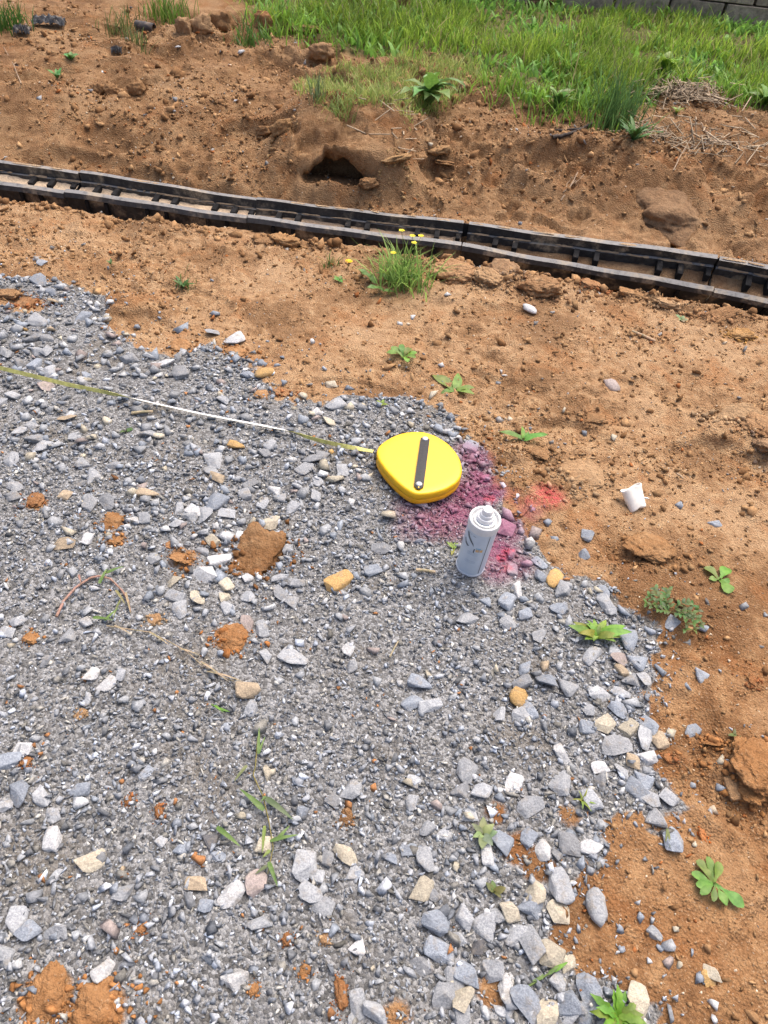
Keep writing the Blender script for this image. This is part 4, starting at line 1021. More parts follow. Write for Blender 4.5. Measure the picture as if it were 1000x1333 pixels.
    V = []; Fu = []; Fd = []; hw = .0065; th = .0004
    for k in range(len(PP)):
        tgv = PP[min(k + 1, len(PP) - 1)] - PP[max(k - 1, 0)]; tgv /= np.linalg.norm(tgv)
        s = np.cross(tgv, [0, 0, 1.0]); s /= np.linalg.norm(s); up = np.cross(s, tgv)
        w = s * math.cos(TW[k]) + up * math.sin(TW[k]); nn = np.cross(w, tgv)
        loc = PP[k] - np.array([c[0], c[1], gz])
        for (sg, tt) in ((-1, 1), (1, 1), (1, -1), (-1, -1)): V.append(loc + w * hw * sg + nn * th * tt)
    for k in range(len(PP) - 1):
        a = 4 * k; b = a + 4
        for (i, j) in ((0, 1), (1, 2), (2, 3), (3, 0)):
            Fu.append((a + i, a + j, b + j, b + i))
    me = mesh_py('tape_ribbon', V, Fu); me.materials.append(mat_plain('tape_yellow', (.56, .53, .17), .5, .3, .25, 60)); me.materials.append(mat_plain('tape_white_back', (.66, .66, .67), .5, .3, .2, 60))
    mi = np.zeros(len(Fu), np.int32); mi[2::4] = 1; me.polygons.foreach_set('material_index', mi)
    o = link('tape_ribbon', me, None, root)
    o['label'] = 'thin tape paid out over the gravel, twisted, yellow then white'
    tag(root, 'yellow closed-case measuring tape with black strap, its tape pulled out', 'tape measure')
tape_measure()

# ------------------------------------------------------------------ spray paint can
def lathe(name, prof, seg=48, smooth=True):
    V = []; Fc = []; n = len(prof)
    for (r, z) in prof:
        for k in range(seg):
            t = 2 * math.pi * k / seg; V.append((r * math.cos(t), r * math.sin(t), z))
    for q in range(n - 1):
        for k in range(seg): Fc.append((q * seg + k, q * seg + (k + 1) % seg, (q + 1) * seg + (k + 1) % seg, (q + 1) * seg + k))
    Fc.append(tuple(range(seg - 1, -1, -1))); Fc.append(tuple(range((n - 1) * seg, n * seg)))
    me = mesh_py(name, V, Fc, smooth)
    try: me.set_sharp_from_angle(angle=math.radians(35))
    except Exception: pass
    return me
def spray_can():
    B = un(611, 740, .0); B[2] = Hz(B[0], B[1]) + .004
    want = np.array([632.0, 674.0])
    # axis: nearly upright, leaning a little on the loose stones
    best = None
    for lx in np.linspace(-.12, .16, 29):
        for ly in np.linspace(-.1, .1, 21):
            v = np.array([lx, ly, 1.0]); v /= np.linalg.norm(v); q = np.array(proj(B + v * .1995)); e = np.hypot(*(q - want))
            if best is None or e < best[0]: best = (e, v)
    v = Vector(best[1])
    root = empty('spray_can', B); root.rotation_mode = 'QUATERNION'; root.rotation_quaternion = Vector((0, 0, 1)).rotation_difference(v)
    r = .0330
    W = mat_plain('white_plastic', (.80, .80, .79), .35, .5, .03, 40)
    body = mat_plain('pale_blue_label', (.56, .64, .72), .30, .5, .05, 22, ((.62, .68, .74), 14, .5, .8, .5))
    steel = mat_plain('can_steel', (.60, .61, .62), .32, .5, .06, 60, None, .55)
    link('can_body', lathe('can_body', [(.020, .004), (.027, .001), (.031, .0015), (.0325, .005), (.0328, .008), (r, .010), (r, .150), (r, .153)]), body, root)
    link('base_rim', lathe('base_rim', [(.0300, 0), (.0332, .0005), (.0338, .003), (.0334, .0075), (.0325, .0080)]), mat_plain('rim_pale', (.70, .73, .78), .3, .5, .04, 50), root)
    link('collar', lathe('collar', [(.0325, .1525), (.0342, .1535), (.0348, .158), (.0348, .170), (.0340, .1745), (.0318, .1760), (.0296, .1745), (.0288, .169), (.0270, .166), (.0255, .1655)]), mat_plain('collar_white', (.70, .71, .71), .38, .5, .04, 60), root)
    link('dome', lathe('dome', [(.0250, .1640), (.0248, .1715), (.0235, .1735), (.0215, .1740), (.0200, .1725), (.0180, .1745)]), steel, root)
    link('valve_cup', lathe('valve_cup', [(.0190, .1725), (.0190, .182), (.0178, .1840), (.0155, .1845), (.0140, .1835)]), W, root)
    noz = link('nozzle', lathe('nozzle', [(.0150, .1825), (.0150, .190), (.0138, .1925), (.0122, .1930), (.0118, .2010), (.0100, .2050), (.0060, .2070), (.0015, .2075)]), W, root)
    # printing and a dark stripe on the label, each mark a thin film on the curved wall
    inv = root.rotation_quaternion.inverted()
    tocam = inv @ (Vector(CPOS) - Vector(B)); a0 = math.atan2(tocam.y, tocam.x)
    def decal(name, pts, mat, lift=.0003):
        # pts: outline in (arc mm to the right as seen, z mm); filled as fan over a dense strip
        b = bmesh.new(); vs = [b.verts.new((x, z, 0)) for x, z in pts]; b.faces.new(vs)
        bmesh.ops.triangulate(b, faces=list(b.faces))
        bmesh.ops.subdivide_edges(b, edges=list(b.edges), cuts=3, use_grid_fill=True)
        for q in b.verts:
            t = a0 + q.co.x * .001 / r; q.co = Vector(((r + lift) * math.cos(t), (r + lift) * math.sin(t), q.co.y * .001))
        link(name, mesh_bm(name, b, True), mat, root)
    dk = mat_plain('label_dark', (.09, .11, .14), .4); bl = mat_plain('ink_blue', (.16, .42, .62), .4); og = mat_plain('ink_orange', (.72, .42, .12), .4); gy = mat_plain('ink_grey', (.30, .36, .43), .4)
    decal('print_swoosh', [(-31, 143), (-25, 144), (-20, 135), (-13, 127), (-7, 119), (-5, 110), (-9, 116), (-16, 122), (-25, 131)], dk)
    decal('print_swoosh', [(-33, 116), (-31, 120), (-26, 112), (-19, 107), (-15, 106), (-20, 101), (-28, 105)], dk)
    decal('print_line', [(-28, 147), (-16, 145), (-16, 143.8), (-28, 145.8)], gy); decal('print_line', [(-13, 145), (-6, 144.5), (-6, 142.5), (-13, 143)], gy)
    decal('print_mark', [(1, 109), (12, 109), (12, 106), (1, 106)], bl)
    for k, (x0, m) in enumerate(((-3, dk), (2, og), (5.5, og), (8, gy), (11, og), (14, og))):
        decal('print_mark', [(x0, 104.5), (x0 + 2.6, 104.5), (x0 + 2.3, 95 - (k == 0) * 5), (x0 - .6, 97 - (k == 0) * 5)], m)
    for z in (90, 86, 82, 60, 56.5, 53): decal('print_line', [(-16, z), (9, z), (9, z - 1.0), (-16, z - 1.0)], mat_plain('ink_faint', (.38, .47, .57), .4))
    decal('dark_stripe', [(23.5, 149), (25.3, 149), (25.3, 12), (23.5, 12)], dk)  # dark vertical stripe near the right edge of the label
    root.scale = (1.13,) * 3
    tag(root, 'white and pale blue spray paint can standing in the pink paint marks', 'spray can')
spray_can()

# ------------------------------------------------------------------ crushed white cup
def white_cup():
    P = G(822, 655)
    root = empty('plastic_cup', (P[0], P[1], P[2] + .024), (0, 0, 0))
    root.rotation_euler = (math.radians(-48), math.radians(-22), math.radians(20)); root.scale = (1.3,) * 3
    seg, V, Fc = 28, [], []
    prof = [(.004, -.027), (.017, -.027), (.0185, -.024), (.019, .0), (.0195, .018), (.0205, .021), (.0205, .024), (.0185, .024), (.0172, .018), (.0168, -.022), (.004, -.0235)]
    for j, (r_, z) in enumerate(prof):
        for k in range(seg):
            t = 2 * math.pi * k / seg; rr = r_ * (1 + .20 * math.sin(2 * t + 1 + z * 25) + .10 * math.sin(3 * t + z * 90)); V.append((rr * math.cos(t), rr * math.sin(t) * .82, z + .002 * math.sin(3 * t)))
    n = len(prof)
    for q in range(n - 1):
        for k in range(seg): Fc.append((q * seg + k, q * seg + (k + 1) % seg, (q + 1) * seg + (k + 1) % seg, (q + 1) * seg + k))
    Wm = mat_plain('dusty_white_plastic', (.82, .79, .71), .5, .4, .06, 70, ((.45, .33, .2), 45, .55, .75, .6))
    link('cup_wall', mesh_py('cup_wall', V, Fc, True), Wm, root)
    bm = bmesh.new(); bmesh.ops.create_cube(bm, size=1); bmesh.ops.bevel(bm, geom=list(bm.edges), offset=.2, segments=2, affect='EDGES')
    link('tab', mesh_bm('tab', bm, True), Wm, root, (.023, .0, -.012), (0, .5, .2), (.014, .007, .004))
    tag(root, 'small crushed white plastic cup lying on the clay', 'cup')
white_cup()

# ------------------------------------------------------------------ plants
def leaf_mesh(name, L, W, bend=.5, fold=.25, shape='oval', wave=0.0, seed=0):
    n = 7; V = []; Fc = []; r = random.Random(seed)
    z = 0; x = 0; ang = bend * .9
    for k in range(n + 1):
        t = k / n
        if shape == 'oval': w = W * .5 * (max(0, math.sin(math.pi * min(1, .10 + .90 * t ** .8))) ** .8)
        elif shape == 'spoon': w = W * .5 * (.22 + .78 * sstep(.2, .65, t)) * math.sqrt(max(0, 1 - max(0, (t - .68) / .34) ** 2))
        elif shape == 'toothed': w = W * .5 * (math.sin(math.pi * (.08 + .92 * t)) ** .6) * (1.0 if k % 2 else .62) + .0004
        else: w = W * .5 * (1 - t) ** .6 * min(1, .5 + 3 * t)
        a = ang - bend * 1.6 * t
        if k: x += L / n * math.cos(a); z += L / n * math.sin(a)
        wz = wave * W * math.sin(t * 9 + seed)
        V += [(x, -w, z + fold * w + wz), (x, 0, z), (x, w, z + fold * w - wz)]
    for k in range(n):
        b = 3 * k; Fc += [(b, b + 1, b + 4, b + 3), (b + 1, b + 2, b + 5, b + 4)]
    return mesh_py(name, V, Fc, True)
def stem_mesh(name, pts, r0, r1, sides=5):
    V = []; Fc = []; n = len(pts)
    for k, p in enumerate(pts):
        p = Vector(p); a = Vector(pts[max(0, k - 1)]); b = Vector(pts[min(n - 1, k + 1)]); t = (b - a).normalized()
        s = t.cross(Vector((0, 0, 1))); s = s.normalized() if s.length > 1e-4 else Vector((1, 0, 0)); u = s.cross(t)
        rr = r0 + (r1 - r0) * k / max(1, n - 1)
        for j in range(sides):
            q = 2 * math.pi * j / sides; V.append(p + (s * math.cos(q) + u * math.sin(q)) * rr)
    for k in range(n - 1):
        for j in range(sides): Fc.append((k * sides + j, k * sides + (j + 1) % sides, (k + 1) * sides + (j + 1) % sides, (k + 1) * sides + j))
    return mesh_py(name, V, Fc, True)
LG = (.145, .285, .052); YG = (.23, .33, .055); DG = (.075, .165, .042); BG = (.11, .25, .065); PG = (.22, .27, .13)
def rosette(x, y, rpx, n, label, col=LG, W=.38, shape='spoon', angs=None, bend=(.3, .7), lens=None, cat='weed', group='weeds rooted in the clay', up=0.0, seed=None):
    P = G(x, y); s = mpp(P); R = rpx * s
    r = random.Random(seed if seed is not None else x * 13 + y)
    root = empty('broadleaf_weed', (P[0], P[1], P[2] + .002))
    for k in range(n):
        a = math.radians(angs[k]) if angs else 2 * math.pi * k / n + r.uniform(-.3, .3)
        L = R * (lens[k] if lens else r.uniform(.75, 1.05)) * 1.08
        me = leaf_mesh('leaf', L, L * W * r.uniform(.85, 1.15), r.uniform(*bend), r.uniform(.1, .35), shape, r.uniform(0, .12), k + x)
        c = [q * r.uniform(.8, 1.25) for q in col]
        link('leaf', me, M_LEAF, root, (0, 0, .002 * k * .4), (r.gauss(0, .12), -up * r.uniform(.6, 1.3), a), None, c)
    link('root_crown', stem_mesh('root_crown', [(0, 0, -.01), (0, 0, .004), (.001, 0, .008)], R * .07, R * .04), M_LEAF, root, None, None, None, (.16, .17, .06))
    tag(root, label, cat, group); return root
rosette(525, 468, 24, 7, 'leafy light green weed on the clay between drain and reel', LG, .42, 'spoon', [25, 65, 105, 140, 185, 330, 290], (.5, .9), up=.35)
rosette(593, 510, 30, 6, 'green weed of five broad leaves just above the yellow reel', LG, .40, 'oval', [150, 85, 10, 335, 215, 260], (.2, .5), [1.25, 1.1, .8, .85, .75, .4], up=.15)
rosette(681, 573, 30, 5, 'flat green weed with two long leaves right of the yellow reel', LG, .30, 'oval', [178, 5, 95, 150, 60], (.3, .5), [1.1, 1.0, .7, .5, .5], up=.3)
rosette(936, 756, 23, 5, 'small round-leaved clover-like weed on the clay at right', LG, .62, 'spoon', [130, 55, 190, 285, 340], (.3, .5), [1.0, 1.1, .6, 1.0, .5], up=.1)
rosette(775, 832, 42, 15, 'yellow-green broad-leaved weed at the gravel edge', (.20, .31, .045), .34, 'oval', [175, 150, 120, 95, 60, 25, 5, 330, 215, 190, 40, 350, 75, 135, 240], (.4, .9), [1.0, .8, .6, .6, .7, 1.0, 1.05, .6, .6, .7, .5, .7, .4, .5, .4], up=.35)
rosette(928, 1152, 32, 9, 'green toothed rosette weed on the reddish clay at right', LG, .40, 'spoon', [90, 120, 65, 160, 190, 215, 320, 285, 250], (.2, .5), [1.0, .95, .9, .85, .75, .8, 1.15, .8, .7], up=.1)
rosette(802, 1326, 40, 16, 'bright green weed clump at the bottom beside pale stone', (.14, .27, .03), .30, 'toothed', None, (.3, .8), up=.35)
rosette(628, 1088, 22, 7, 'small pale wilted plant among the stones', PG, .5, 'oval', None, (.2, .9), up=.4)
rosette(643, 1162, 15, 4, 'small olive leaf scrap among the stones', (.12, .15, .04), .5, 'oval', [100, 140, 320, 20], (.2, .6), up=.2)
rosette(556, 140, 62, 17, 'big dark green drooping weed on the bank at the grass edge', (.14, .29, .07), .30, 'toothed', [250, 275, 300, 225, 330, 350, 200, 90, 60, 120, 20, 265, 285, 315, 240, 150, 40], (.8, 1.4), [1.0, 1.2, 1.0, .9, .9, 1.0, .8, .8, .7, .7, .8, .8, .9, .7, .8, .6, .6], up=.6, group='weeds on the bank')
rosette(824, 184, 34, 22, 'narrow-leaved green weed at the foot of the tall grass', (.08, .19, .05), .2, 'blade', None, (.3, .8), up=.6, group='weeds on the bank')
rosette(725, 140, 28, 13, 'pale broad-leaved weed at the front of the grass', (.17, .30, .09), .36, 'oval', None, (.5, .9), up=.7, group='weeds on the bank')
rosette(860, 98, 30, 11, 'tall round-leaved weed standing in the grass', (.21, .36, .06), .5, 'oval', None, (.5, .9), up=.9, group='weeds on the bank')
rosette(996, 138, 34, 13, 'leafy weed at the grass edge by the right of the bank', (.14, .27, .04), .4, 'oval', None, (.4, .8), up=.5, group='weeds on the bank')
rosette(880, 150, 14, 6, 'small yellow-green seedling below the straw heap', (.2, .27, .06), .3, 'oval', None, (.4, .8), up=.6, group='weeds on the bank')
rosette(442, 367, 10, 5, 'tiny seedling left of the flowering clump', LG, .5, 'oval', None, (.4, .8), up=.4)
rosette(238, 375, 20, 6, 'sprig of small narrow leaves on the clay near the gravel', DG, .26, 'oval', None, (.3, .6), up=.4)
rosette(886, 418, 10, 5, 'tiny pale green sprig below the right part of drain', PG, .5, 'oval', None, (.3, .6), up=.3)
rosette(145, 347, 9, 4, 'tiny green sprig on smooth clay in front of the drain', DG, .35, 'oval', None, (.3, .6), up=.5)
rosette(165, 562, 10, 3, 'single dark green leaf scrap lying on the gravel', DG, .5, 'oval', [40, 65, 220], (.1, .3), up=.05)
rosette(757, 1044, 18, 6, 'tiny grassy sprig at the edge of clay', YG, .2, 'blade', None, (.3, .7), up=.6)
rosette(590, 716, 14, 5, 'small yellow-green sprig left of the spray can', YG, .3, 'oval', [80, 110, 60, 260, 140], (.2, .5), up=.2)
rosette(497, 527, 10, 5, 'tiny yellow-green sprig at the far gravel edge', YG, .4, 'oval', None, (.3, .6), up=.3)
rosette(955, 958, 9, 4, 'tiny olive sprig above the big clay lump', (.13, .16, .05), .5, 'oval', None, (.3, .5), up=.2)
rosette(75, 103, 18, 6, 'small green sprig on the far bank, lower of two', BG, .3, 'oval', None, (.4, .8), up=.6, group='weeds on the bank')
rosette(93, 78, 14, 7, 'small green sprig on the far bank, upper of two', BG, .4, 'oval', None, (.4, .8), up=.5, group='weeds on the bank')
# creeping weed with small leaves
def creeping(x, y, dirs, lpx, label, col, leafpx=8, name='creeping_weed'):
    P = G(x, y); s = mpp(P); r = random.Random(x + y)
    root = empty(name, (P[0], P[1], P[2] + .003))
    lm = [leaf_mesh('leaf', leafpx * s * 1.2, leafpx * s * .6, .5, .2, 'oval', .05, q) for q in range(3)]
    for d in dirs:
        a = math.radians(d); L = lpx * s * r.uniform(.7, 1.1); pts = []
        for k in range(7):
            t = k / 6; pts.append((L * t * math.cos(a + .3 * math.sin(t * 4)), L * t * math.sin(a + .3 * math.sin(t * 4)), .006 + .02 * math.sin(t * 2.6)))
        link('stem', stem_mesh('stem', pts, .0012, .0006), M_LEAF, root, None, None, None, (.16, .13, .05))
        for k in range(1, 7):
            for sd in (-1, 1):
                link('leaf', r.choice(lm), M_LEAF, root, pts[k], (r.gauss(0, .3), -.2, a + sd * r.uniform(.6, 1.2)), None, [q * r.uniform(.75, 1.3) for q in col])
    tag(root, label, 'weed', 'weeds rooted in the clay')
creeping(872, 800, [185, 160, 100, 130, 340, 300, 20, 320], 36, 'sprawling dark green creeping weed with a stone in it', (.085, .15, .04))
# grass runners on the gravel: polylines of stem with blades
def runner(nodes, blades, label, stemcol, name='grass_runner', r0=.0016, group='loose grass runners on the gravel'):
    P0 = G(*nodes[0]); root = empty(name, P0)
    pts = [Vector(G(*q)) + Vector((0, 0, .010)) - Vector(P0) for q in nodes]
    fine = []
    for k in range(len(pts) - 1):
        for f in (0, .33, .66): fine.append(pts[k].lerp(pts[k + 1], f))
    fine.append(pts[-1])
    link('stem', stem_mesh('stem', fine, r0, r0 * .6), M_LEAF, root, None, None, None, stemcol)
    for (x0, y0, x1, y1, wpx, c) in blades:
        A = Vector(G(x0, y0)) + Vector((0, 0, .012)); B = Vector(G(x1, y1)) + Vector((0, 0, .014)); d = B - A; L = d.length
        me = leaf_mesh('blade', L, wpx * mpp(A) * .8, .28, .3, 'blade', .04, x0)
        link('blade', me, M_LEAF, root, A - Vector(P0), (0, -math.asin(max(-1, min(1, d.z / L))), math.atan2(d.y, d.x)), None, c)
    tag(root, label, 'grass runner', group)
GB = (.13, .22, .055); GY_ = (.20, .27, .06)
runner([(336, 962), (333, 1000), (330, 1012), (343, 1040), (350, 1070), (356, 1105), (352, 1125), (349, 1140)],
       [(337, 985, 338, 950, 6, GB), (337, 985, 346, 962, 5, GB), (344, 1058, 312, 1030, 11, GB), (346, 1042, 383, 1072, 12, (.13, .18, .09)), (352, 1098, 390, 1090, 8, GB), (360, 1098, 378, 1078, 8, GB),
        (352, 1110, 342, 1120, 7, GY_), (350, 1125, 362, 1158, 9, GB), (348, 1130, 332, 1142, 7, (.13, .16, .07)), (345, 1078, 342, 1115, 7, GY_), (283, 1080, 314, 1106, 10, GB), (346, 1040, 340, 1048, 5, GB), (322, 1000, 305, 1022, 7, (.17, .2, .08))],
       'green grass runner with flat blades sprawled on fine gravel', (.24, .21, .06))
runner([(75, 806), (85, 785), (100, 768), (118, 756), (130, 753), (145, 757), (160, 772), (168, 785), (171, 800)],
       [(131, 764, 142, 744, 7, GB), (140, 750, 163, 742, 7, GB), (122, 808, 150, 812, 7, GB), (138, 812, 158, 795, 6, GB), (152, 772, 165, 792, 5, (.25, .24, .1)), (158, 785, 148, 812, 4, (.2, .22, .08)), (104, 752, 108, 765, 4, (.35, .2, .15)), (165, 775, 172, 805, 4, (.42, .33, .2))],
       'curled reddish dry grass runner with green tips on the gravel', (.42, .26, .20), r0=.0034)
runner([(140, 818), (165, 822), (195, 826), (220, 838), (245, 852), (262, 868), (285, 882), (305, 890)],
       [(195, 826, 222, 845, 4, (.4, .33, .2)), (235, 848, 262, 858, 3, (.4, .33, .2)), (262, 865, 300, 893, 4, (.42, .34, .22)), (150, 818, 175, 832, 4, (.4, .33, .22)), (280, 880, 318, 892, 4, (.42, .34, .22)), (270, 878, 300, 886, 3, (.42, .34, .22))],
       'long tan dry root lying across the gravel to the dusty stone', (.42, .34, .22), 'dry_root', .0016)
runner([(683, 1288), (700, 1277), (718, 1266), (733, 1256)], [(718, 1266, 737, 1255, 9, (.13, .3, .03)), (705, 1274, 690, 1280, 6, GB), (712, 1270, 726, 1259, 7, GB), (695, 1280, 706, 1270, 5, GB)],
       'green twig with short blades lying across the bottom stones', (.13, .2, .05), r0=.0022)
runner([(276, 920), (285, 926), (296, 930)], [(285, 926, 300, 931, 5, (.14, .3, .04)), (280, 922, 292, 932, 5, (.14, .3, .04))], 'scrap of fresh green stem on fine gravel below the root', (.15, .28, .05))
runner([(866, 1082), (866, 1095), (867, 1103)], [(866, 1082, 863, 1100, 5, (.16, .2, .06)), (867, 1085, 869, 1108, 4, (.16, .2, .06))], 'dull grass blade lying over the lowest border stone', (.17, .19, .07))
def straw(x0, y0, x1, y1, wpx, label, col=(.50, .42, .27)):
    A, B = G(x0, y0), G(x1, y1); A[2] += .010; B[2] += .010
    o = link('straw', stem_mesh('straw', [A - A, (B - A) * .5 + np.array([0, 0, .002]), B - A], wpx * mpp(A) * .5, wpx * mpp(A) * .4, 6), M_LEAF, None, A, None, None, col)
    tag(o, label, 'straw', 'bits of straw')
straw(541, 745, 566, 748, 4.5, 'flat pale straw lying left of the spray can'); straw(172, 541, 200, 539, 4, 'pale straw under the white stretch of tape'); straw(507, 858, 518, 838, 2.5, 'thin straw sliver on muddy fines below the can')
straw(822, 434, 852, 447, 4, 'pale twig on the clay below the right part of drain', (.5, .38, .24)); straw(880, 620, 888, 626, 3, 'short pale twig on clay right of the cup', (.45, .35, .22))

# grass blades made in numpy
def blades(name, X, Y, Hh, Wd, col, lean=.5, mat=None, parent=None, org=None, kind='stuff'):
    n = len(X); Z = h_terrain(X, Y, False) - .004
    a = RNG.uniform(0, 2 * math.pi, n); ln = np.abs(RNG.normal(lean, .25, n)); fc = a + RNG.normal(math.pi / 2, .5, n)
    V = np.zeros((n, 7, 3)); C = np.zeros((n, 7, 3))
    for k, (t, wf) in enumerate(((0, .8), (.38, 1.0), (.74, .7))):
        off = Hh * ln * t ** 1.7; zz = Hh * t * np.sqrt(np.clip(1 - (ln * t * .6) ** 2, .1, 1))
        bx, by = X + np.cos(a) * off, Y + np.sin(a) * off
        dx, dy = np.cos(fc) * Wd * wf * .5, np.sin(fc) * Wd * wf * .5
        V[:, 2 * k] = np.stack([bx - dx, by - dy, Z + zz], -1); V[:, 2 * k + 1] = np.stack([bx + dx, by + dy, Z + zz], -1)
    V[:, 6] = np.stack([X + np.cos(a) * Hh * ln, Y + np.sin(a) * Hh * ln, Z + Hh * np.sqrt(np.clip(1 - (ln * .6) ** 2, .1, 1))], -1)
    C[:] = col[:, None, :]
    Fb = np.array([(0, 1, 3), (0, 3, 2), (2, 3, 5), (2, 5, 4), (4, 5, 6)])
    F = (Fb[None] + (np.arange(n) * 7)[:, None, None]).reshape(-1, 3)
    V = V.reshape(-1, 3)
    if org is not None: V = V - np.asarray(org)
    me = mesh_np(name, V, F, C.reshape(-1, 3), True)
    o = link(name, me, mat or M_GRASS, parent)
    if kind: o['kind'] = kind
    return o
def green_cols(n, dry=.12):
    a = RNG.random((n, 1)); c = np.array([.120, .220, .024]) * (1 - a) + np.array([.34, .47, .070]) * a
    w = RNG.random(n); c[w < dry] = np.array([.36, .31, .15]) * RNG.uniform(.7, 1.2, ((w < dry).sum(), 1))
    return c
def grass_field():
    x, y = sample(170000, -2.6, 5.6, 3.9, 8.2)
    # keep to what lies near the picture
    v = np.stack([x, y, np.full_like(x, .4)], -1) - CPOS; zz = v @ FW; u = 500 + FPX * (v @ RT) / zz
    m = sward_mask(x, y); clump = sstep(-.35, .35, fbm(x, y, 3.0, 3, 81))
    WA, WB = G(690, 10), G(985, 32); wy = WA[1] + (x - WA[0]) * (WB[1] - WA[1]) / (WB[0] - WA[0])
    near_wall = sstep(.9, .1, wy - y)
    k = (RNG.random(len(x)) < m * (.22 + .78 * clump)) & (u > 150) & (u < 1250) & ((y < wy - .03) | (x < WA[0] - .3))
    x, y = x[k], y[k]; n = len(x); cl = clump[k]; nw = near_wall[k]
    hgt = np.clip(RNG.lognormal(math.log(.064), .42, n) * (.35 + 1.05 * cl) * (1 - .45 * nw), .03, .26)
    blades('grass', x, y, hgt, RNG.uniform(.004, .0085, n), green_cols(n, .07) * (.75 + .55 * vnoise(x * 1.8, y * 1.8, 9))[:, None], .55)
    x, y = sample(60000, -1.2, 1.6, 3.6, 5.6); p = np.clip(.5 + (poly_sd(x, y, DP) + .08 * fbm(x, y, 6, 3, 83)) / .1, 0, 1); k = RNG.random(len(x)) < p * .75
    x, y = x[k], y[k]; n = len(x); a = RNG.random((n, 1)); c = np.array([.20, .33, .060]) * (1 - a) + np.array([.44, .44, .15]) * a
    blades('short_dry_grass', x, y, np.clip(RNG.lognormal(math.log(.04), .4, n), .015, .11), RNG.uniform(.003, .006, n), c, .7)
    # broad weed leaves mixed into the sward
    x, y = sample(24000, -1.2, 5.0, 4.2, 7.6); m = sward_mask(x, y); k = RNG.random(24000) < m * (.15 + .85 * sstep(-.1, .35, fbm(x, y, 2.2, 3, 84))); x, y = x[k], y[k]; n = len(x)
    blades('undergrowth', x, y, RNG.uniform(.03, .10, n), RNG.uniform(.012, .028, n), np.array([.15, .30, .055]) * RNG.uniform(.7, 1.7, (n, 1)), .8)
grass_field()
def tuft(x, y, n, spread_px, hpx, label, col=None, lean=.5, wid=(.003, .006), cat='grass', group='grass tufts on the clay', name='grass_tuft', mat=None):
    P = G(x, y); s = mpp(P); root = empty(name, P)
    X = P[0] + RNG.normal(0, spread_px * s * .5, n); Y = P[1] + RNG.normal(0, spread_px * s * .5, n)
    Hh = hpx * s * RNG.uniform(.45, 1.1, n) * 1.15; c = green_cols(n, .08) * 1.15 if col is None else np.array(col) * RNG.uniform(.7, 1.3, (n, 1))
    o = blades('blades', X, Y, Hh, RNG.uniform(*wid, n), c, lean, mat, root, P, 'stuff')
    tag(root, label, cat, group); return root, P, s
root, P, s = tuft(524, 368, 210, 30, 44, 'tall green grass clump with yellow flowers in front of the drain', (.25, .40, .095), .85, (.0035, .0075))
for (fx, fy) in ((523, 301), (537, 308), (548, 308), (539, 317), (512, 330)):
    d = ray(fx, fy); t = (P[1] + rs.uniform(-.02, .03)) / d[1]; Q = CPOS + d * t
    b = np.array([rs.uniform(-.02, .02), rs.uniform(-.01, .01), 0]); top = Q - P
    sm = link('flower_stalk', stem_mesh('flower_stalk', [b, b * .5 + top * .5 + np.array([.006, 0, .01]), top], .0014, .0009), M_LEAF, root, None, None, None, (.12, .22, .05))
    for k in range(5):
        me = leaf_mesh('petal', .013, .011, .3, .1, 'spoon', 0, k)
        link('petal', me, M_LEAF, sm, top, (0, -.35, 2 * math.pi * k / 5), None, (.80, .70, .02))
for k, (dx, dy, L) in enumerate(((-34, 6, 26), (-24, 16, 26), (-10, 18, 20), (22, 4, 24), (-44, -4, 20), (-16, 4, 22))):
    Q = G(524 + dx, 366 + dy); me = leaf_mesh('leaf', L * s, L * s * .42, .5, .2, 'oval', .1, k)
    link('leaf', me, M_LEAF, root, Q - P + np.array([0, 0, .01]), (0, -.3, rs.uniform(2.4, 4.4)), None, (.13, .25, .06))
# single yellow flower
P = G(452, 350); root = empty('yellow_flower', P); d = ray(454, 341); t = P[1] / d[1]; Q = CPOS + d * t - P
link('stem', stem_mesh('stem', [(0, 0, 0), Q * .5 + np.array([.003, 0, 0]), Q], .0013, .0009), M_LEAF, root, None, None, None, (.12, .2, .05))
for k in range(8): link('petal', leaf_mesh('petal', .017, .011, .25, .1, 'spoon', 0, k), M_LEAF, root, Q, (.25, -.3, 2 * math.pi * k / 8), None, (.85, .60, .01))
tag(root, 'single yellow flower alone on the clay left of the clump', 'flower')
tuft(222, 28, 150, 26, 34, 'bright green grass tuft on the far bank above the dark pipe', (.13, .23, .04), .4, (.004, .008), group='grass tufts on the bank')
tuft(12, 38, 120, 22, 30, 'dark green grass tuft at the left end of far bank', (.07, .16, .03), .5, (.004, .008), group='grass tufts on the bank')
tuft(160, 45, 70, 26, 26, 'thin dull green grass tuft beside the dark pipe', (.13, .17, .05), .45, (.003, .006), group='grass tufts on the bank')
tuft(180, 60, 40, 14, 22, 'thin grass wisp below the dark pipe', (.13, .18, .06), .45, (.003, .006), group='grass tufts on the bank')
tuft(330, 62, 90, 26, 26, 'green tuft below the reddish clay block', (.10, .20, .04), .6, (.004, .009), group='grass tufts on the bank')
tuft(800, 165, 240, 34, 56, 'tall blue-green grass clump spilling down the bank', (.10, .20, .06), .4, (.003, .006), group='grass tufts on the bank')
tuft(445, 150, 60, 20, 30, 'sparse grass hanging over the hollow', (.20, .28, .07), .9, (.003, .005), group='grass tufts on the bank')
tuft(413, 132, 34, 10, 34, 'thin grey-green grass blades left of the hollow', (.13, .19, .09), .3, (.003, .005), group='grass tufts on the bank')
tuft(432, 345, 30, 10, 16, 'small grass wisp near the single flower', (.11, .2, .05), .5, (.002, .004))
tuft(243, 372, 24, 14, 16, 'grass wisp beside the narrow sprig', (.10, .19, .05), .5, (.002, .004))
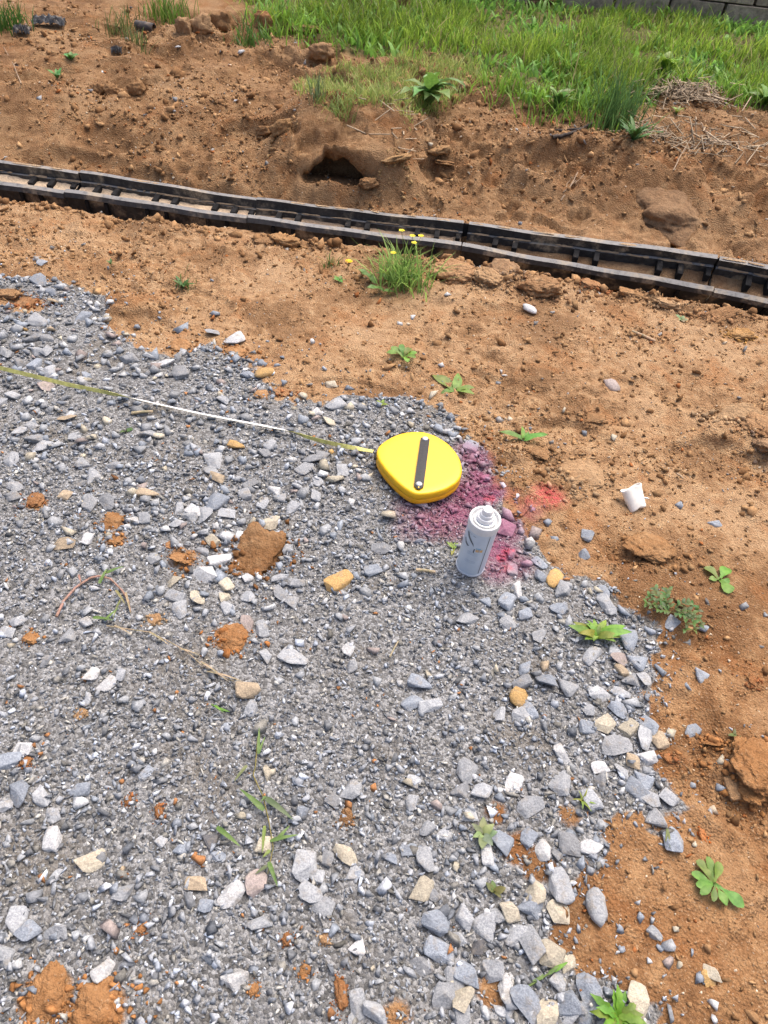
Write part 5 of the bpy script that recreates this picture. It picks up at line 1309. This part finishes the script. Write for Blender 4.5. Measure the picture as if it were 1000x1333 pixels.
for (tx, ty, tn, tl) in ((655, 118, 120, 'bright grass tuft at the front corner of the grass'), (700, 138, 90, 'ragged grass tuft beside the pale weed'), (760, 148, 110, 'ragged grass tuft left of the tall clump'), (960, 132, 110, 'grass tuft at the grass edge right of the straw heap'), (480, 60, 110, 'grass tuft above the dry grass patch'), (365, 45, 140, 'leafy grass patch right of the reddish block'), (410, 52, 90, 'grass tuft above the pale clay block')):
    tuft(tx, ty, tn, 40, 26, tl, (.20, .36, .05), .7, (.004, .010), group='grass tufts on the bank')
tuft(575, 8, 60, 30, 30, 'dark weedy tuft at the top of grass', (.06, .13, .03), .5, (.006, .012), group='grass tufts on the bank')

# ------------------------------------------------------------------ dry stalks, sticks, scraps on the bank
def straw_heap(x, y, wpx, hpx, n, label):
    P = G(x, y); s = mpp(P)
    X = P[0] + RNG.normal(0, wpx * s * .45, n); Y = P[1] + RNG.normal(0, hpx * s * .9, n); Z = h_terrain(X, Y, False) + np.abs(RNG.normal(.02, .02, n))
    a = RNG.uniform(0, math.pi, n); t = RNG.normal(.0, .35, n); L = RNG.uniform(.04, .16, n); wd = RNG.uniform(.002, .005, n)
    d = np.stack([np.cos(a) * np.cos(t), np.sin(a) * np.cos(t), np.sin(t)], -1); sd = np.stack([-np.sin(a), np.cos(a), np.zeros(n)], -1)
    C = np.stack([X, Y, Z], -1) - P; V = np.zeros((n, 6, 3))
    for k, (e, q) in enumerate(((-1, 0), (-1, 1), (-1, 2), (1, 0), (1, 1), (1, 2))):
        off = (sd * wd[:, None] if q == 0 else -sd * wd[:, None] if q == 1 else np.array([0, 0, 1]) * wd[:, None])
        V[:, k] = C + d * (e * L / 2)[:, None] + off
    Fb = np.array([(0, 1, 4, 3), (1, 2, 5, 4), (2, 0, 3, 5)]); F = (Fb[None] + (np.arange(n) * 6)[:, None, None]).reshape(-1, 4)
    col = np.repeat(np.array([.40, .31, .21]) * RNG.uniform(.45, 1.35, (n, 1)), 6, axis=0)
    o = link('dry_stalks', mesh_np('dry_stalks', V.reshape(-1, 3), F, col), M_DRY, None, P); tag(o, label, 'straw heap', None, 'stuff')
straw_heap(885, 128, 84, 20, 420, 'heap of dry brown straw at the edge of grass'); straw_heap(930, 190, 120, 40, 120, 'loose dry stalks on bank'); straw_heap(520, 160, 40, 26, 22, 'few dry stalks hanging by the big weed'); straw_heap(850, 175, 50, 20, 60, 'dry stalks')
M_BARK = mat_plain('dark_bark', (.045, .035, .030), .8, .3, .4, 60, None, 0, .004); M_TWIG = mat_plain('dry_twig', (.30, .22, .15), .85, .2, .35, 60, None, 0, .003)
def stick(name, pts, r0, r1, mat, label, group=None, twigs=()):
    P = G(*pts[0]); root = empty(name, P)
    def path(pp, lift): 
        out = []
        for k in range(len(pp) - 1):
            A = G(*pp[k]); Bq = G(*pp[k + 1])
            for f in np.linspace(0, 1, 4, endpoint=False): out.append(A * (1 - f) + Bq * f + np.array([0, 0, lift + .003 * math.sin(f * 9 + k)]) - P)
        out.append(G(*pp[-1]) + np.array([0, 0, lift]) - P); return out
    link('branch', stem_mesh('branch', path(pts, r0), r0, r1, 7), mat, root)
    for tw in twigs: link('twig', stem_mesh('twig', path(tw, r0), r0 * .6, r1 * .5, 6), mat, root)
    tag(root, label, 'stick', group or 'sticks on the bank')
stick('stick', [(717, 188), (740, 178), (772, 163)], .010, .006, M_BARK, 'dark straight stick lying on the bank before the grass')
stick('stick', [(720, 170), (745, 171), (768, 166)], .007, .005, M_BARK, 'shorter dark stick crossing behind the straight one')
stick('dead_branch', [(925, 188), (945, 188), (958, 187)], .009, .006, M_TWIG, 'pale dead branch with twigs on the right bank', None, [[(925, 188), (918, 175), (912, 160)], [(925, 188), (910, 182), (900, 175)], [(958, 187), (960, 193), (962, 198)], [(930, 187), (920, 195), (915, 200)]])
stick('dead_stalk', [(730, 262), (742, 245), (752, 225)], .004, .0025, M_TWIG, 'pale dry stalks leaning on the bank behind the drain', None, [[(733, 252), (748, 238), (757, 222)], [(748, 240), (760, 228), (762, 220)], [(736, 250), (738, 240), (745, 232)]])
stick('dead_stalk', [(876, 224), (885, 205), (900, 180)], .003, .002, M_TWIG, 'thin dry stalk below the dead branch', None, [[(885, 205), (893, 196), (905, 190)]])
stick('dead_stalk', [(28, 110), (18, 85), (5, 62)], .003, .002, M_TWIG, 'thin dry stalks at the left end of the bank', None, [[(20, 90), (22, 76), (18, 65)], [(18, 85), (28, 76), (30, 70)]])
# dark pipe stub, scraps of black sheeting and rubble at the left top
def pipe_stub():
    P = G(190, 40); s = mpp(P); root = empty('pipe_stub', (P[0], P[1], P[2] + .02), (math.pi / 2, 0, math.pi / 2 - .25))
    L = 26 * s; r_ = .026
    link('pipe_wall', lathe('pipe_wall', [(r_ * .8, -L / 2 + .03), (r_ * .82, -L / 2), (r_, -L / 2), (r_, -.01), (r_ * 1.08, 0), (r_, .01), (r_, L / 2), (r_ * .82, L / 2), (r_ * .8, L / 2 - .03)], 20), mat_plain('dark_pipe', (.05, .045, .045), .6, .4, .3, 40, ((.25, .17, .1), 20, .45, .7, .7)), root)
    tag(root, 'short dark pipe stub lying on the far bank', 'pipe')
pipe_stub()
M_SHEET = mat_plain('black_sheet', (.040, .042, .046), .55, .5, .5, 50, ((.22, .16, .1), 24, .52, .72, .7), 0, .004)
def crumpled(x, y, wpx, hpx, label, seed):
    P = G(x, y); s = mpp(P); n, m = 22, 12; V = []; Fc = []
    for j in range(m):
        for i in range(n):
            u, v = i / (n - 1) - .5, j / (m - 1) - .5
            z = hpx * s * (.75 - 1.7 * v * v - .8 * u * u) + .022 * mnoise.noise((u * 9, v * 6, seed)) + .014 * mnoise.noise((u * 22, v * 14, seed))
            V.append((u * wpx * s * 1.1, v * hpx * s * 1.6, z))
    for j in range(m - 1):
        for i in range(n - 1): Fc.append((j * n + i, j * n + i + 1, (j + 1) * n + i + 1, (j + 1) * n + i))
    o = link('plastic_sheet', mesh_py('plastic_sheet', V, Fc), M_SHEET, None, P); o.rotation_euler = (0, 0, .25)
    sd = o.modifiers.new('thickness', 'SOLIDIFY'); sd.thickness = .003
    tag(o, label, 'plastic sheet', 'scraps of black sheeting')
crumpled(65, 33, 36, 13, 'crumpled black sheeting, larger scrap on the far bank', 3); crumpled(30, 43, 18, 11, 'small scrap of dark sheeting beside the larger one', 8); crumpled(152, 66, 12, 8, 'tiny dark blue-black scrap on the bank below the pipe', 12)
# half-buried grey-brown boulder on the right bank
bm = bmesh.new(); bmesh.ops.create_icosphere(bm, subdivisions=5, radius=.5)
for v in bm.verts:
    v.co *= 1 + .42 * mnoise.noise(v.co * 2.4 + Vector((3, 8, 1))) + .16 * mnoise.noise(v.co * 6) + .08 * mnoise.noise(v.co * 15) + .05 * mnoise.noise(v.co * 34)
P = G(878, 275); s = mpp(P)
o = link('boulder', mesh_bm('boulder', bm, True), M_CLOD, None, (P[0], P[1] + .04, P[2] - .045), (.25, .0, -.15), (128 * s, .36, .19), (.22, .155, .105))
tag(o, 'large mud-coated grey-brown boulder half buried in the right bank', 'boulder')
# brown debris at the very top
for (x, y, w, h, c, lab) in ((452, 6, 54, 16, (.20, .10, .06), 'red-brown earth clump at the top beside the grass'), (705, 6, 44, 12, (.09, .065, .045), 'dark earth clump at the top of the grass'), (525, 18, 16, 22, (.07, .045, .03), 'dark brown stump-like clod in the top grass'),
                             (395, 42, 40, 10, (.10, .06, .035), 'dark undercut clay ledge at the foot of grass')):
    P = G(x, y); s = mpp(P)
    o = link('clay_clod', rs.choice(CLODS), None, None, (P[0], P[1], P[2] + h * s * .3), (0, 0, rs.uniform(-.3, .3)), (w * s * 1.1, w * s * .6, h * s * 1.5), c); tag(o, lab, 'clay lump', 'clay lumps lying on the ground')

# ------------------------------------------------------------------ block wall beyond the grass
def block_wall():
    A, B = G(690, 10), G(985, 32)
    d = (B - A)[:2]; L = np.linalg.norm(d); d /= L
    z0 = min(A[2], B[2]) - .03; root = empty('block_wall', (A[0], A[1], z0), (0, 0, math.atan2(d[1], d[0])))
    MB_ = []
    for k in range(4):
        bm = bmesh.new(); bmesh.ops.create_cube(bm, size=1)
        bmesh.ops.subdivide_edges(bm, edges=list(bm.edges), cuts=2, use_grid_fill=True)
        for v in bm.verts: v.co += Vector((mnoise.noise(v.co * 5 + Vector((k, 0, 0))), mnoise.noise(v.co * 5 + Vector((0, k, 3))), 0)) * .012
        bmesh.ops.bevel(bm, geom=[e for e in bm.edges if e.calc_face_angle(0) > .8], offset=.02, segments=1, affect='EDGES')
        me = mesh_bm('block', bm); me.materials.append(M_WALL); MB_.append(me)
    bw, bh = .40, .17
    for c in range(3):
        for k in range(-6, 16):
            o = link('block', rs.choice(MB_), None, root, (k * bw + (c % 2) * .2 + rs.uniform(-.003, .003), .14 + rs.uniform(-.006, .006) + c * .012, bh * (c + .5)), None, (bw - .022, .26, bh - .008))
            v = rs.uniform(.8, 1.15); o.color = (.33 * v, .275 * v, .205 * v, 1)
    tag(root, 'low brown concrete block retaining wall beyond the grass', 'wall')
N = NT('wall_block'); pos = N.pos(); oi = N.n('ShaderNodeObjectInfo'); a = N.noise(22, 5, .7, pos)
M_WALL = N.out(N.mix(N.rng(a, .3, .7), N.mix(1.0, oi.outputs['Color'], (.6, .6, .6), 'MULTIPLY'), N.mix(1.0, oi.outputs['Color'], (1.2, 1.2, 1.2), 'MULTIPLY')), .9, a, .01, .8, .2)
block_wall()
